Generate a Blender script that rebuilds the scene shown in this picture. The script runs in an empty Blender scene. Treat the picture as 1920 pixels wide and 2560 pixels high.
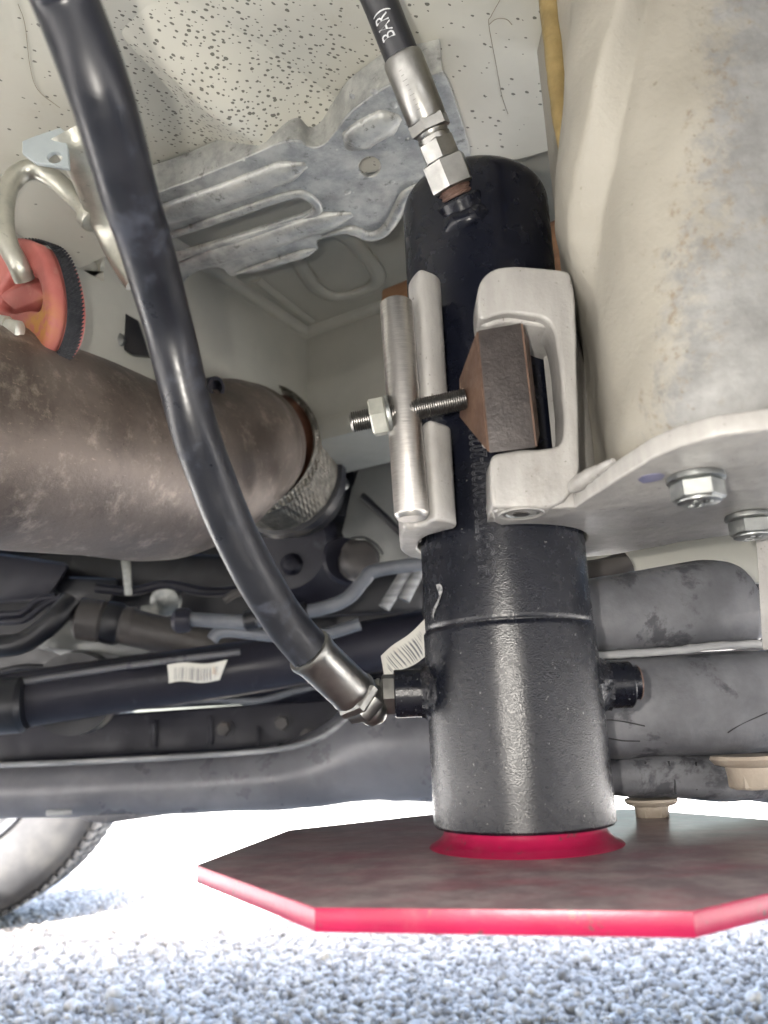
import bpy, bmesh, math, random
import numpy as np
from mathutils import Vector, Matrix, noise
random.seed(7); np.random.seed(7)
PI = math.pi
scene = bpy.context.scene
COL = scene.collection
V = Vector

# ------------------------------------------------------------------ camera
F_PX, CX, CY = 2000.0, 960.0, 1280.0          # focal length in photo pixels, principal point
CAM = V((0, 0, 0.40))
_up = V((650 - CX, 6160 + CY, -F_PX)).normalized()          # vertical vanishing point of the jack
_fw = V((0, 0, -1)); _yy = (_fw - _up * _fw.dot(_up)).normalized(); _xx = _yy.cross(_up)
ROT = Matrix((_xx, _yy, _up))                                 # camera -> world
cd = bpy.data.cameras.new('camera'); cam = bpy.data.objects.new('camera', cd); COL.objects.link(cam)
cam.matrix_world = Matrix.Translation(CAM) @ ROT.to_4x4()
cd.sensor_fit = 'VERTICAL'; cd.sensor_height = 36; cd.lens = 36 * F_PX / 2560
cd.clip_start = 0.01; cd.clip_end = 500
cd.dof.use_dof = True; cd.dof.focus_distance = 0.37; cd.dof.aperture_fstop = 13.0
scene.camera = cam
# ------------------------------------------------------------------ world, sun, flash, exposure
SUN_EL, SUN_AZ = 51, 172          # azimuth: degrees left of straight ahead
w = bpy.data.worlds.new('World'); scene.world = w; w.use_nodes = True
nt = w.node_tree; nt.nodes.clear()
sky = nt.nodes.new('ShaderNodeTexSky'); sky.sky_type = 'NISHITA'; sky.sun_disc = False
sky.sun_elevation = math.radians(SUN_EL); sky.sun_rotation = math.radians(-SUN_AZ)
sky.dust_density = 4.0; sky.ozone_density = 0.4
bg = nt.nodes.new('ShaderNodeBackground'); bg.inputs['Strength'].default_value = 0.15
wo = nt.nodes.new('ShaderNodeOutputWorld')
nt.links.new(sky.outputs[0], bg.inputs[0]); nt.links.new(bg.outputs[0], wo.inputs[0])
sl = bpy.data.lights.new('sun', 'SUN'); sl.energy = 4.5; sl.angle = math.radians(0.5); sl.color = (1, .96, .9)
so = bpy.data.objects.new('sun', sl); COL.objects.link(so)
_e, _a = math.radians(SUN_EL), math.radians(SUN_AZ)
_sd = V((-math.sin(_a) * math.cos(_e), math.cos(_a) * math.cos(_e), math.sin(_e)))
so.rotation_euler = (-_sd).to_track_quat('-Z', 'Y').to_euler()
# the photograph was taken with the phone's lamp on: it throws the hard shadows right of the hose and the fittings
fl = bpy.data.lights.new('phone_flash', 'POINT'); fl.energy = 0.40; fl.color = (1, .94, .85); fl.shadow_soft_size = 0.003
fo = bpy.data.objects.new('phone_flash', fl); COL.objects.link(fo); fo.location = (-0.022, 0.0, 0.412)
vs = scene.view_settings
vs.view_transform = 'Standard'; vs.look = 'None'; vs.gamma = 1; vs.use_curve_mapping = False; vs.exposure = 3.42
scene.render.engine = 'CYCLES'
scene.cycles.max_bounces = 6; scene.cycles.diffuse_bounces = 4; scene.cycles.glossy_bounces = 3
scene.cycles.use_denoising = True

# ------------------------------------------------------------------ pixel -> world
def ray(px, py): return ROT @ V(((px - CX) / F_PX, -(py - CY) / F_PX, -1))
def PY(px, py, Y): d = ray(px, py); return CAM + d * (Y / d.y)
def PZ(px, py, z): d = ray(px, py); return CAM + d * ((z - CAM.z) / d.z)
def mpp(p): return (ROT.transposed() @ (V(p) - CAM)).z / -F_PX      # metres per photo pixel at a point

# ------------------------------------------------------------------ object helpers
def link(name, me, m, parent=None, smooth=35):
    o = bpy.data.objects.new(name, me); COL.objects.link(o)
    if m is not None:
        me.materials.clear(); me.materials.append(m)
    if smooth:
        me.shade_smooth()
        me.set_sharp_from_angle(angle=math.radians(smooth))
    if parent is not None:
        o.parent = parent
        o.matrix_parent_inverse = parent_world(parent).inverted()
    return o
def parent_world(p):
    if p.parent is not None: return Matrix.Identity(4)
    return Matrix.Translation(p.location)
def tag(o, label, cat, group=None, kind=None):
    if label: o['label'] = label
    if cat: o['category'] = cat
    if group: o['group'] = group
    if kind: o['kind'] = kind
    return o
def thing(name, label, cat, loc, group=None):
    o = bpy.data.objects.new(name, None); COL.objects.link(o)
    o.empty_display_size = .02
    o.location = V(loc); tag(o, label, cat, group)
    return o
def mesh(vs_, fs): 
    me = bpy.data.meshes.new('m'); me.from_pydata([tuple(v) for v in vs_], [], fs)
    bm = bmesh.new(); bm.from_mesh(me); bmesh.ops.recalc_face_normals(bm, faces=bm.faces); bm.to_mesh(me); bm.free()
    return me
def join(meshes):
    bm = bmesh.new()
    for me in meshes: bm.from_mesh(me)
    out = bpy.data.meshes.new('m'); bm.to_mesh(out); bm.free()
    return out
def bevel_me(me, w_, seg=2, ang=30):
    bm = bmesh.new(); bm.from_mesh(me)
    bmesh.ops.remove_doubles(bm, verts=bm.verts, dist=1e-6)
    es = [e for e in bm.edges if len(e.link_faces) == 2 and e.calc_face_angle(0) > math.radians(ang)]
    bmesh.ops.bevel(bm, geom=es, offset=w_, segments=seg, affect='EDGES', profile=.5, clamp_overlap=True)
    bm.to_mesh(me); bm.free(); return me
def rough_me(me, amp, sc, seed=0, n=True):
    """small uneven displacement along normals"""
    bm = bmesh.new(); bm.from_mesh(me); bm.normal_update()
    off = V((seed * 3.7, seed * 1.3, seed * 2.1))
    for v in bm.verts: v.co += v.normal * amp * noise.noise(v.co * sc + off)
    bm.to_mesh(me); bm.free(); return me
def catmull(pts, n=6, closed=False):
    out = []; N = len(pts)
    for i in range(N if closed else N - 1):
        p0 = pts[(i - 1) % N] if closed or i > 0 else pts[0] * 2 - pts[1]
        p1, p2 = pts[i], pts[(i + 1) % N]
        p3 = pts[(i + 2) % N] if closed or i + 2 < N else pts[-1] * 2 - pts[-2]
        for k in range(n):
            t = k / n
            out.append(.5 * ((2 * p1) + (p2 - p0) * t + (2 * p0 - 5 * p1 + 4 * p2 - p3) * t * t + (3 * p1 - p0 - 3 * p2 + p3) * t ** 3))
    if not closed: out.append(pts[-1].copy())
    return out
def chaikin(pts, it=2):
    for _ in range(it):
        q = []
        for i in range(len(pts)):
            a, b = pts[i], pts[(i + 1) % len(pts)]
            q += [a * .75 + b * .25, a * .25 + b * .75]
        pts = q
    return pts
def sweep(pts, radii, n=20, caps=True, flat=(1, 1), ref=None):
    if not isinstance(radii, (list, tuple)): radii = [radii] * len(pts)
    N = len(pts); vs_ = []; fs = []
    T = [(pts[min(i + 1, N - 1)] - pts[max(i - 1, 0)]).normalized() for i in range(N)]
    r0 = V(ref) if ref is not None else (V((0, 0, 1)) if abs(T[0].z) < .9 else V((1, 0, 0)))
    u = (r0 - T[0] * r0.dot(T[0])).normalized()
    for i in range(N):
        u = (u - T[i] * u.dot(T[i])).normalized(); v = T[i].cross(u)
        for k in range(n):
            a = 2 * PI * k / n
            vs_.append(pts[i] + (u * math.cos(a) * flat[0] + v * math.sin(a) * flat[1]) * radii[i])
    for i in range(N - 1):
        for k in range(n):
            a = i * n + k; b = i * n + (k + 1) % n
            fs.append((a, b, b + n, a + n))
    if caps: fs.append(tuple(range(n))[::-1]); fs.append(tuple(range((N - 1) * n, N * n)))
    return mesh(vs_, fs)
def frame(d):
    d = V(d).normalized(); r = V((0, 0, 1)) if abs(d.z) < .9 else V((1, 0, 0))
    u = (r - d * r.dot(d)).normalized(); return u, d.cross(u), d
def lathe(profile, org, d, n=40, phase=0.0, caps=True):
    """profile: list of (radius, height along d)"""
    u, v, d = frame(d); org = V(org); vs_ = []; fs = []
    for r, h in profile:
        for k in range(n):
            a = 2 * PI * k / n + phase
            vs_.append(org + d * h + (u * math.cos(a) + v * math.sin(a)) * r)
    N = len(profile)
    for i in range(N - 1):
        for k in range(n):
            a = i * n + k; b = i * n + (k + 1) % n
            fs.append((a, b, b + n, a + n))
    if caps: fs.append(tuple(range(n))[::-1]); fs.append(tuple(range((N - 1) * n, N * n)))
    return mesh(vs_, fs)
def hexme(org, d, r, h, phase=0.0, ch=.12):
    u, v, dd = frame(d)
    me = lathe([(r * .9, 0), (r, h * ch), (r, h * (1 - ch)), (r * .9, h)], org, d, 6, phase)
    return me
def box(c, ax, half, bev=0, seg=2):
    c = V(c); ax = [V(a) for a in ax]
    vs_ = [c + ax[0] * half[0] * i + ax[1] * half[1] * j + ax[2] * half[2] * k for i in (-1, 1) for j in (-1, 1) for k in (-1, 1)]
    me = mesh(vs_, [(0, 1, 3, 2), (4, 6, 7, 5), (0, 4, 5, 1), (2, 3, 7, 6), (0, 2, 6, 4), (1, 5, 7, 3)])
    return bevel_me(me, bev, seg) if bev else me
XYZ = ((1, 0, 0), (0, 1, 0), (0, 0, 1))
def hull(pts, bev=0, seg=2):
    bm = bmesh.new()
    for p in pts: bm.verts.new(p)
    bmesh.ops.convex_hull(bm, input=bm.verts)
    bmesh.ops.dissolve_limit(bm, angle_limit=math.radians(1), verts=bm.verts, edges=bm.edges)
    me = bpy.data.meshes.new('m'); bm.to_mesh(me); bm.free()
    return bevel_me(me, bev, seg) if bev else me
def curve_mesh(cu):
    o = bpy.data.objects.new('tmp', cu); COL.objects.link(o)
    dg = bpy.context.evaluated_depsgraph_get(); dg.update()
    me = bpy.data.meshes.new_from_object(o.evaluated_get(dg))
    bpy.data.objects.remove(o); return me
def plate(outline, nrm, thick, bev=0, holes=(), res=2):
    """solid plate: outline = coplanar world points, body from the outline plane along +nrm by thick"""
    nrm = V(nrm).normalized(); u, v, _ = frame(nrm)
    o = sum(outline, V()) / len(outline)
    cu = bpy.data.curves.new('c', 'CURVE'); cu.dimensions = '2D'; cu.fill_mode = 'BOTH'
    cu.extrude = max(thick / 2 - bev, 1e-5); cu.bevel_depth = bev; cu.bevel_resolution = res; cu.offset = -bev
    for loop in [outline] + list(holes):
        pts = [(p - o) for p in loop]
        pts = [(p.dot(u), p.dot(v)) for p in pts]
        ar = sum(pts[i][0] * pts[(i + 1) % len(pts)][1] - pts[(i + 1) % len(pts)][0] * pts[i][1] for i in range(len(pts)))
        if (ar < 0) == (loop is outline): pts = pts[::-1]
        sp = cu.splines.new('POLY'); sp.points.add(len(pts) - 1); sp.use_cyclic_u = True
        for q, p in zip(sp.points, pts): q.co = (p[0], p[1], 0, 1)
    me = curve_mesh(cu)
    M = Matrix(((u.x, v.x, nrm.x, 0), (u.y, v.y, nrm.y, 0), (u.z, v.z, nrm.z, 0), (0, 0, 0, 1)))
    me.transform(Matrix.Translation(o + nrm * thick / 2) @ M)
    bm = bmesh.new(); bm.from_mesh(me); bmesh.ops.remove_doubles(bm, verts=bm.verts, dist=1e-6)
    bm.to_mesh(me); bm.free()
    return me
def text_me(s, size, outline=0.0, extrude=0.0, spacing=1.0):
    cu = bpy.data.curves.new('t', 'FONT'); cu.body = s; cu.size = size; cu.resolution_u = 3; cu.space_character = spacing
    if outline: cu.fill_mode = 'NONE'; cu.bevel_depth = outline; cu.bevel_resolution = 0
    cu.extrude = extrude
    return curve_mesh(cu)
def map_me(me, fn):
    for v in me.vertices: v.co = fn(v.co)
    return me
def sheet(nu, nv, fn, thick=0, closed=False):
    vs_ = [fn(i / nu, j / nv) for i in range(nu + 1) for j in range(nv + 1)]
    fs = [(i * (nv + 1) + j, (i + 1) * (nv + 1) + j, (i + 1) * (nv + 1) + j + 1, i * (nv + 1) + j + 1) for i in range(nu) for j in range(nv)]
    me = bpy.data.meshes.new('m'); me.from_pydata([tuple(v) for v in vs_], [], fs)
    if thick:
        bm = bmesh.new(); bm.from_mesh(me)
        bmesh.ops.solidify(bm, geom=bm.faces[:], thickness=thick)
        bmesh.ops.recalc_face_normals(bm, faces=bm.faces); bm.to_mesh(me); bm.free()
    return me

# ------------------------------------------------------------------ materials
def lin(c): return tuple(((x / 12.92) if x <= .04045 else ((x + .055) / 1.055) ** 2.4) for x in c)
class N:
    def __init__(s, name):
        s.m = bpy.data.materials.new(name); s.m.use_nodes = True; s.t = s.m.node_tree
        s.b = s.t.nodes['Principled BSDF']; s.tc = s.t.nodes.new('ShaderNodeTexCoord')
        s.co = s.tc.outputs['Object']
    def n(s, typ, **kw):
        x = s.t.nodes.new(typ)
        for k, v in kw.items(): setattr(x, k, v)
        return x
    def l(s, a, b): s.t.links.new(a, b)
    def mapping(s, scale=(1, 1, 1), rot=(0, 0, 0), loc=(0, 0, 0)):
        x = s.n('ShaderNodeMapping'); x.inputs['Scale'].default_value = scale; x.inputs['Rotation'].default_value = rot; x.inputs['Location'].default_value = loc
        s.l(s.co, x.inputs['Vector']); return x.outputs[0]
    def noise(s, scale, detail=4, rough=.55, co=None, dist=0):
        x = s.n('ShaderNodeTexNoise'); x.inputs['Scale'].default_value = scale; x.inputs['Detail'].default_value = detail
        x.inputs['Roughness'].default_value = rough; x.inputs['Distortion'].default_value = dist
        s.l(co or s.co, x.inputs['Vector']); return x.outputs['Fac']
    def voro(s, scale, co=None, out='Distance', feature='F1', rand=1):
        x = s.n('ShaderNodeTexVoronoi', feature=feature); x.inputs['Scale'].default_value = scale; x.inputs['Randomness'].default_value = rand
        s.l(co or s.co, x.inputs['Vector']); return x.outputs[out]
    def ramp(s, fac, a, b, lo=0., hi=1.):
        x = s.n('ShaderNodeMapRange'); x.interpolation_type = 'SMOOTHSTEP'
        x.inputs['From Min'].default_value = a; x.inputs['From Max'].default_value = b
        x.inputs['To Min'].default_value = lo; x.inputs['To Max'].default_value = hi
        s.l(fac, x.inputs['Value']); return x.outputs[0]
    def math(s, op, a, b=None):
        x = s.n('ShaderNodeMath', operation=op)
        for i, q in enumerate((a, b)):
            if q is None: continue
            if isinstance(q, (int, float)): x.inputs[i].default_value = q
            else: s.l(q, x.inputs[i])
        return x.outputs[0]
    def mix(s, fac, a, b):
        x = s.n('ShaderNodeMix', data_type='RGBA')
        if isinstance(fac, (int, float)): x.inputs[0].default_value = fac
        else: s.l(fac, x.inputs[0])
        for i, q in ((6, a), (7, b)):
            if isinstance(q, (tuple, list)): x.inputs[i].default_value = (*q[:3], 1)
            else: s.l(q, x.inputs[i])
        return x.outputs[2]
    def color(s, c):
        if isinstance(c, (tuple, list)): s.b.inputs['Base Color'].default_value = (*c, 1)
        else: s.l(c, s.b.inputs['Base Color'])
    def rough(s, r):
        if isinstance(r, (int, float)): s.b.inputs['Roughness'].default_value = r
        else: s.l(r, s.b.inputs['Roughness'])
    def metal(s, r):
        if isinstance(r, (int, float)): s.b.inputs['Metallic'].default_value = r
        else: s.l(r, s.b.inputs['Metallic'])
    def bump(s, h, strength=.3, dist=.001, prev=None):
        x = s.n('ShaderNodeBump'); x.inputs['Strength'].default_value = strength; x.inputs['Distance'].default_value = dist
        s.l(h, x.inputs['Height'])
        if prev is not None: s.l(prev, x.inputs['Normal'])
        s.l(x.outputs[0], s.b.inputs['Normal']); return x.outputs[0]

def mat(name, c1, c2=None, scale=30, rough=.5, rvar=.1, metal=0, bump=.2, bscale=400, bdist=.0006, dirt=None, dscale=60, dlo=.55, dhi=.7, damt=1., stretch=(1, 1, 1), spec=.5, coat=0):
    q = N(name); co = q.mapping(stretch)
    a = q.noise(scale, 5, .6, co)
    c = q.mix(q.ramp(a, .3, .7), c1, c2 or c1)
    if dirt:
        d = q.ramp(q.noise(dscale, 6, .65, co, .3), dlo, dhi, 0, damt)
        c = q.mix(d, c, dirt)
        if metal: q.metal(q.math('MULTIPLY', q.math('SUBTRACT', 1, d), metal))
        r = q.math('ADD', q.ramp(q.noise(scale * 2.3, 4, .6, co), .3, .7, rough - rvar, rough + rvar), q.math('MULTIPLY', d, .25))
        q.rough(r)
    else:
        q.metal(metal); q.rough(q.ramp(q.noise(scale * 2.3, 4, .6, co), .3, .7, rough - rvar, rough + rvar))
    q.color(c); q.b.inputs['Specular IOR Level'].default_value = spec
    if coat: q.b.inputs['Coat Weight'].default_value = coat; q.b.inputs['Coat Roughness'].default_value = .1
    if bump: q.bump(q.noise(bscale, 4, .6, co), bump, bdist)
    return q.m

def m_jack():
    q = N('black_textured_paint')
    n1 = q.noise(2600, 3, .6); n2 = q.voro(1900, out='Distance')
    sp = q.ramp(q.noise(800, 2, .5), .71, .76)
    c = q.mix(q.ramp(q.noise(60, 4), .35, .7), (.0045, .0055, .0095), (.008, .009, .014))
    c = q.mix(q.math('MULTIPLY', sp, .6), c, (.35, .35, .33))
    dust = q.ramp(q.noise(35, 6, .7), .60, .85, 0, .08)
    c = q.mix(dust, c, (.16, .16, .17)); q.color(c)
    q.rough(q.ramp(q.noise(300, 5), .3, .7, .22, .29)); q.b.inputs['Specular IOR Level'].default_value = .40
    q.bump(q.math('ADD', q.math('MULTIPLY', n1, .6), q.math('MULTIPLY', n2, .8)), .20, .0004); return q.m
M_JACK = m_jack()
M_JACKTOP = mat('black_satin_paint', (.004, .005, .010), (.007, .008, .014), 50, .25, .05, bump=.10, bscale=700, dirt=(.10, .10, .11), dscale=90, dlo=.7, dhi=.9, damt=.12, spec=.35)
M_WELD = mat('painted_weld', (.008, .009, .013), (.016, .016, .020), 120, .26, .08, bump=.5, bscale=500, bdist=.0012)
def m_grey():
    q = N('light_grey_paint'); runs = q.noise(1, 5, .6, q.mapping((170, 170, 38)))
    c = q.mix(q.ramp(runs, .3, .7), (.285, .276, .265), (.345, .336, .322))
    c = q.mix(q.ramp(q.noise(34, 7, .75), .53, .74, 0, .45), c, (.17, .15, .125))
    sp = q.ramp(q.noise(330, 4, .65), .655, .71); c = q.mix(q.math('MULTIPLY', sp, .75), c, (.085, .072, .06))
    fine = q.ramp(q.noise(900, 3, .6), .66, .72); c = q.mix(q.math('MULTIPLY', fine, .5), c, (.12, .11, .10))
    q.color(c); q.rough(q.math('ADD', q.ramp(q.noise(80, 5), .3, .7, .30, .46), q.math('MULTIPLY', sp, .2)))
    b = q.bump(q.noise(120, 5, .6), .45, .0014); q.bump(q.noise(700, 3), .18, .0005, b); return q.m
M_GREYPAINT = m_grey()
def m_steel():
    q = N('turned_steel'); co = q.mapping((160, 160, 5200))
    a = q.noise(1, 4, .7, co)
    q.color(q.mix(q.ramp(a, .3, .7), (.40, .385, .365), (.62, .60, .57))); q.metal(1); q.rough(q.ramp(a, .25, .75, .26, .44))
    q.bump(a, .05, .0001); return q.m
M_STEEL = m_steel()
M_THREAD = mat('dull_threaded_steel', (.16, .155, .15), (.24, .23, .22), 300, .38, .08, metal=1, bump=.1, dirt=(.10, .035, .018), dscale=160, dlo=.66, dhi=.75)
M_ZINC = mat('zinc_plated_steel', (.24, .25, .25), (.33, .34, .33), 110, .45, .09, metal=1, bump=.10, bscale=600, dirt=(.42, .43, .40), dscale=220, dlo=.56, dhi=.72, damt=.7)
M_ZINCR = mat('zinc_nut_with_rust', (.50, .51, .46), (.62, .62, .56), 160, .42, .1, metal=.7, bump=.2, bscale=500, dirt=(.20, .055, .025), dscale=180, dlo=.66, dhi=.72)
M_FITTING = mat('bright_hydraulic_fitting', (.27, .27, .257), (.36, .356, .34), 90, .38, .07, metal=1, bump=.06, bscale=500, dirt=(.22, .21, .2), dscale=260, dlo=.68, dhi=.8)
M_RUSTTHREAD = mat('rusty_thread', (.12, .07, .055), (.20, .13, .105), 350, .55, .1, metal=.4, bump=.6, bscale=700)
M_SCALE = mat('mill_scale_steel', (.036, .031, .030), (.058, .050, .048), 160, .50, .08, metal=.25, bump=.45, bscale=650, bdist=.0008, dirt=(.15, .115, .10), dscale=900, dlo=.66, dhi=.76, damt=.6)
M_CUT = mat('rusty_cut_steel', (.075, .042, .029), (.125, .074, .050), 90, .55, .1, metal=.2, bump=.3, bscale=500, dirt=(.50, .42, .33), dscale=150, dlo=.68, dhi=.78)
M_RUBBER = mat('black_hose_rubber', (.010, .011, .015), (.017, .018, .023), 40, .36, .09, bump=.10, bscale=400, dirt=(.034, .038, .052), dscale=60, dlo=.52, dhi=.68, damt=.85, spec=.38)
M_RUBBER2 = mat('clean_hose_rubber', (.009, .010, .013), (.013, .014, .018), 60, .34, .05, bump=.08)
M_WHITEPRINT = mat('white_print', (.62, .63, .64), (.42, .43, .44), 700, .6, .05, bump=0)
M_CHALK = mat('chalk_scuff', (.34, .34, .34), (.05, .05, .055), 700, .8, .05, bump=.2)
def m_foot():
    q = N('red_paint_under_dust'); g = q.n('ShaderNodeNewGeometry'); sx = q.n('ShaderNodeSeparateXYZ'); q.l(g.outputs['Normal'], sx.inputs[0])
    up = q.ramp(sx.outputs[2], .80, .97)
    red = q.mix(q.ramp(q.noise(60, 4), .3, .7), (.30, .006, .050), (.38, .010, .062))
    d = q.ramp(q.noise(26, 6, .7, q.mapping((1, 2.2, 1))), .25, .60, .55, .97)
    dust = q.mix(q.ramp(q.noise(70, 6, .7), .35, .7), (.20, .165, .18), (.37, .32, .33))
    spk = q.ramp(q.noise(600, 2, .5), .74, .79)
    dust = q.mix(q.math('MULTIPLY', spk, .6), dust, (.5, .42, .38))
    dd = q.math('MULTIPLY', up, d)
    chip = q.math('MULTIPLY', q.ramp(q.noise(95, 6, .75), .60, .635), q.math('SUBTRACT', 1, up)); red = q.mix(q.math('MULTIPLY', chip, .85), red, (.09, .06, .055))
    red = q.mix(q.ramp(q.noise(33, 6, .7), .55, .8, 0, .35), red, (.30, .20, .18))
    q.color(q.mix(dd, red, dust)); q.rough(q.math('ADD', q.math('MULTIPLY', dd, .02), .32))
    q.bump(q.noise(350, 5, .7), .12, .0008); return q.m
M_FOOT = m_foot()
def m_floor():
    q = N('sprayed_floor_paint')
    base = q.mix(q.ramp(q.noise(9, 5, .6), .3, .7), (.48, .47, .41), (.56, .55, .48))
    base = q.mix(q.ramp(q.noise(38, 7, .75), .55, .78, 0, .45), base, (.40, .37, .29))
    mo = q.mapping((1, 1, 1), (0, 0, -.5)); st = q.n('ShaderNodeMapping'); st.inputs['Scale'].default_value = (.62, 1, 1); q.l(mo, st.inputs['Vector'])
    def dots(scale, th, gate, seedoff):
        mp = q.n('ShaderNodeMapping'); mp.inputs['Location'].default_value = seedoff; q.l(st.outputs[0], mp.inputs['Vector'])
        warp = q.n('ShaderNodeTexNoise'); warp.inputs['Scale'].default_value = scale * 1.4; q.l(mp.outputs[0], warp.inputs['Vector'])
        vm = q.n('ShaderNodeVectorMath', operation='MULTIPLY_ADD'); q.l(warp.outputs['Color'], vm.inputs[0]); vm.inputs[1].default_value = (.35 / scale,) * 3; q.l(mp.outputs[0], vm.inputs[2])
        vd = q.n('ShaderNodeTexVoronoi'); vd.inputs['Scale'].default_value = scale; vd.voronoi_dimensions = '2D'; q.l(vm.outputs[0], vd.inputs['Vector'])
        sc = q.n('ShaderNodeSeparateColor'); q.l(vd.outputs['Color'], sc.inputs[0])
        size = q.math('MULTIPLY', sc.outputs[0], th)
        inside = q.math('LESS_THAN', vd.outputs['Distance'], q.math('ADD', size, th * .35))
        on = q.math('LESS_THAN', sc.outputs[1], gate)
        return q.math('MULTIPLY', inside, on)
    cp = q.n('ShaderNodeVectorMath', operation='DISTANCE'); q.l(q.co, cp.inputs[0]); cp.inputs[1].default_value = tuple(PZ(575, 260, .73))
    near = q.ramp(cp.outputs['Value'], .02, .12, .9, .0)
    far = q.ramp(cp.outputs['Value'], .06, .30, .34, .12)
    leftc = q.n('ShaderNodeSeparateXYZ'); q.l(q.co, leftc.inputs[0])
    gate = q.math('MULTIPLY', far, q.ramp(leftc.outputs[0], -.14, -.06, .25, 1))
    d = q.math('MAXIMUM', dots(250, .15, gate, (0, 0, 0)), dots(380, .19, near, (3.1, 1.7, 0)))
    c = q.mix(q.math('MULTIPLY', d, .82), base, (.055, .05, .04))
    q.color(c); q.rough(q.math('ADD', q.math('MULTIPLY', d, .35), .36)); q.bump(q.math('ADD', q.math('MULTIPLY', q.noise(60, 4), .5), d), .12, .0006); return q.m
M_FLOOR = m_floor()
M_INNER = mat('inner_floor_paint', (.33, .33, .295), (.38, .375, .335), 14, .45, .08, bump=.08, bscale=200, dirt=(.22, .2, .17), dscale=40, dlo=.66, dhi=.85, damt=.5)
def m_rail():
    q = N('road_worn_rail_paint'); at = q.n('ShaderNodeAttribute', attribute_name='dirt')
    paint = q.mix(q.ramp(q.noise(20, 4), .3, .7), (.25, .234, .198), (.295, .278, .238))
    f = q.math('ADD', at.outputs['Fac'], q.math('MULTIPLY', q.math('ADD', q.math('SUBTRACT', q.noise(170, 6, .75), .5), q.math('MULTIPLY', q.math('SUBTRACT', q.noise(24, 5, .7), .5), .9)), 1.15))
    grey = q.mix(q.ramp(q.noise(70, 6, .7), .3, .7), (.155, .155, .152), (.235, .235, .23))
    brown = q.ramp(q.noise(240, 6, .7), .52, .66)
    edge = q.math('MULTIPLY', q.ramp(f, .25, .5), q.ramp(f, .9, .55))
    c = q.mix(q.ramp(f, .35, .75), paint, grey)
    c = q.mix(q.math('MULTIPLY', q.math('MULTIPLY', edge, brown), .75), c, (.17, .13, .085))
    rust = q.math('MULTIPLY', q.ramp(q.noise(42, 4, .6), .70, .76), q.ramp(f, .5, .8))
    c = q.mix(q.math('MULTIPLY', rust, .6), c, (.42, .25, .14))
    sp = q.ramp(q.noise(420, 2, .4), .73, .77); c = q.mix(q.math('MULTIPLY', sp, .6), c, (.12, .1, .07))
    q.color(c); q.rough(.5); q.bump(q.noise(190, 6, .75), .4, .0016); return q.m
M_RAIL = m_rail()
M_SEAL = mat('ochre_seam_sealer', (.17, .12, .045), (.24, .175, .07), 120, .5, .1, bump=.4, bscale=300, bdist=.001, dirt=(.07, .05, .025), dscale=420, dlo=.68, dhi=.74)
def m_galv():
    q = N('weathered_galvanised_steel')
    a = q.noise(55, 6, .7); c = q.mix(q.ramp(a, .32, .68), (.25, .255, .25), (.46, .465, .44))
    v = q.voro(260, out='Distance'); spot = q.math('MULTIPLY', q.ramp(v, .30, .10), q.ramp(q.noise(70, 3), .56, .66))
    c = q.mix(q.math('MULTIPLY', spot, .55), c, (.60, .60, .56))
    dk = q.ramp(q.noise(130, 5, .7), .57, .70); c = q.mix(q.math('MULTIPLY', dk, .7), c, (.08, .08, .07))
    q.color(c); q.metal(.4); q.rough(q.ramp(a, .3, .7, .30, .48)); q.bump(q.math('ADD', q.noise(260, 5, .7), q.math('MULTIPLY', spot, .6)), .30, .001); return q.m
M_GALV = m_galv()
M_GALVROD = mat('galvanised_rod', (.42, .42, .37), (.55, .54, .47), 70, .36, .08, metal=.75, bump=.25, bscale=350, bdist=.001, dirt=(.10, .10, .08), dscale=150, dlo=.60, dhi=.75, damt=.6)
M_BLUEGREY = mat('blue_grey_bracket_paint', (.30, .34, .35), (.36, .40, .41), 30, .45, .08, bump=.15, dirt=(.5, .5, .45), dscale=60, dlo=.66, dhi=.85, damt=.5)
def m_red():
    q = N('red_silicone_rubber'); c = q.mix(q.ramp(q.noise(40, 5), .3, .7), (.36, .095, .082), (.44, .14, .12))
    c = q.mix(q.ramp(q.noise(90, 5, .7), .58, .78, 0, .6), c, (.50, .30, .235))
    cp = q.n('ShaderNodeVectorMath', operation='DISTANCE'); q.l(q.co, cp.inputs[0]); cp.inputs[1].default_value = tuple(PY(85, 800, .395))
    y = q.math('MULTIPLY', q.ramp(cp.outputs['Value'], .020, .006), q.ramp(q.noise(150, 4), .35, .6))
    c = q.mix(y, c, (.46, .22, .045)); q.color(c); q.rough(.55); q.bump(q.noise(220, 5, .7), .25, .001); return q.m
M_RED = m_red()
M_WEBBING = mat('black_woven_webbing', (.010, .012, .018), (.022, .024, .03), 200, .6, .1, bump=0)
def m_exh():
    q = N('heat_stained_exhaust_steel'); a = q.noise(16, 6, .65, None, .4)
    c = q.mix(q.ramp(a, .3, .62), (.085, .066, .055), (.175, .143, .122))
    c = q.mix(q.ramp(q.noise(48, 7, .75), .50, .72, 0, .8), c, (.36, .305, .255))
    c = q.mix(q.ramp(q.noise(210, 4, .7, q.mapping((1, 1, 2.5), (.5, .6, 0))), .60, .74, 0, .55), c, (.40, .31, .25))
    c = q.mix(q.ramp(q.noise(300, 3, .6), .67, .75, 0, .6), c, (.05, .035, .03))
    q.color(c); q.metal(.45); q.rough(q.ramp(a, .3, .7, .36, .52)); q.bump(q.noise(240, 6, .75), .35, .001); return q.m
M_EXH = m_exh()
M_EXHIN = mat('rusty_pipe_mouth', (.08, .032, .018), (.13, .055, .03), 60, .6, .1, metal=.2, bump=.2)
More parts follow.
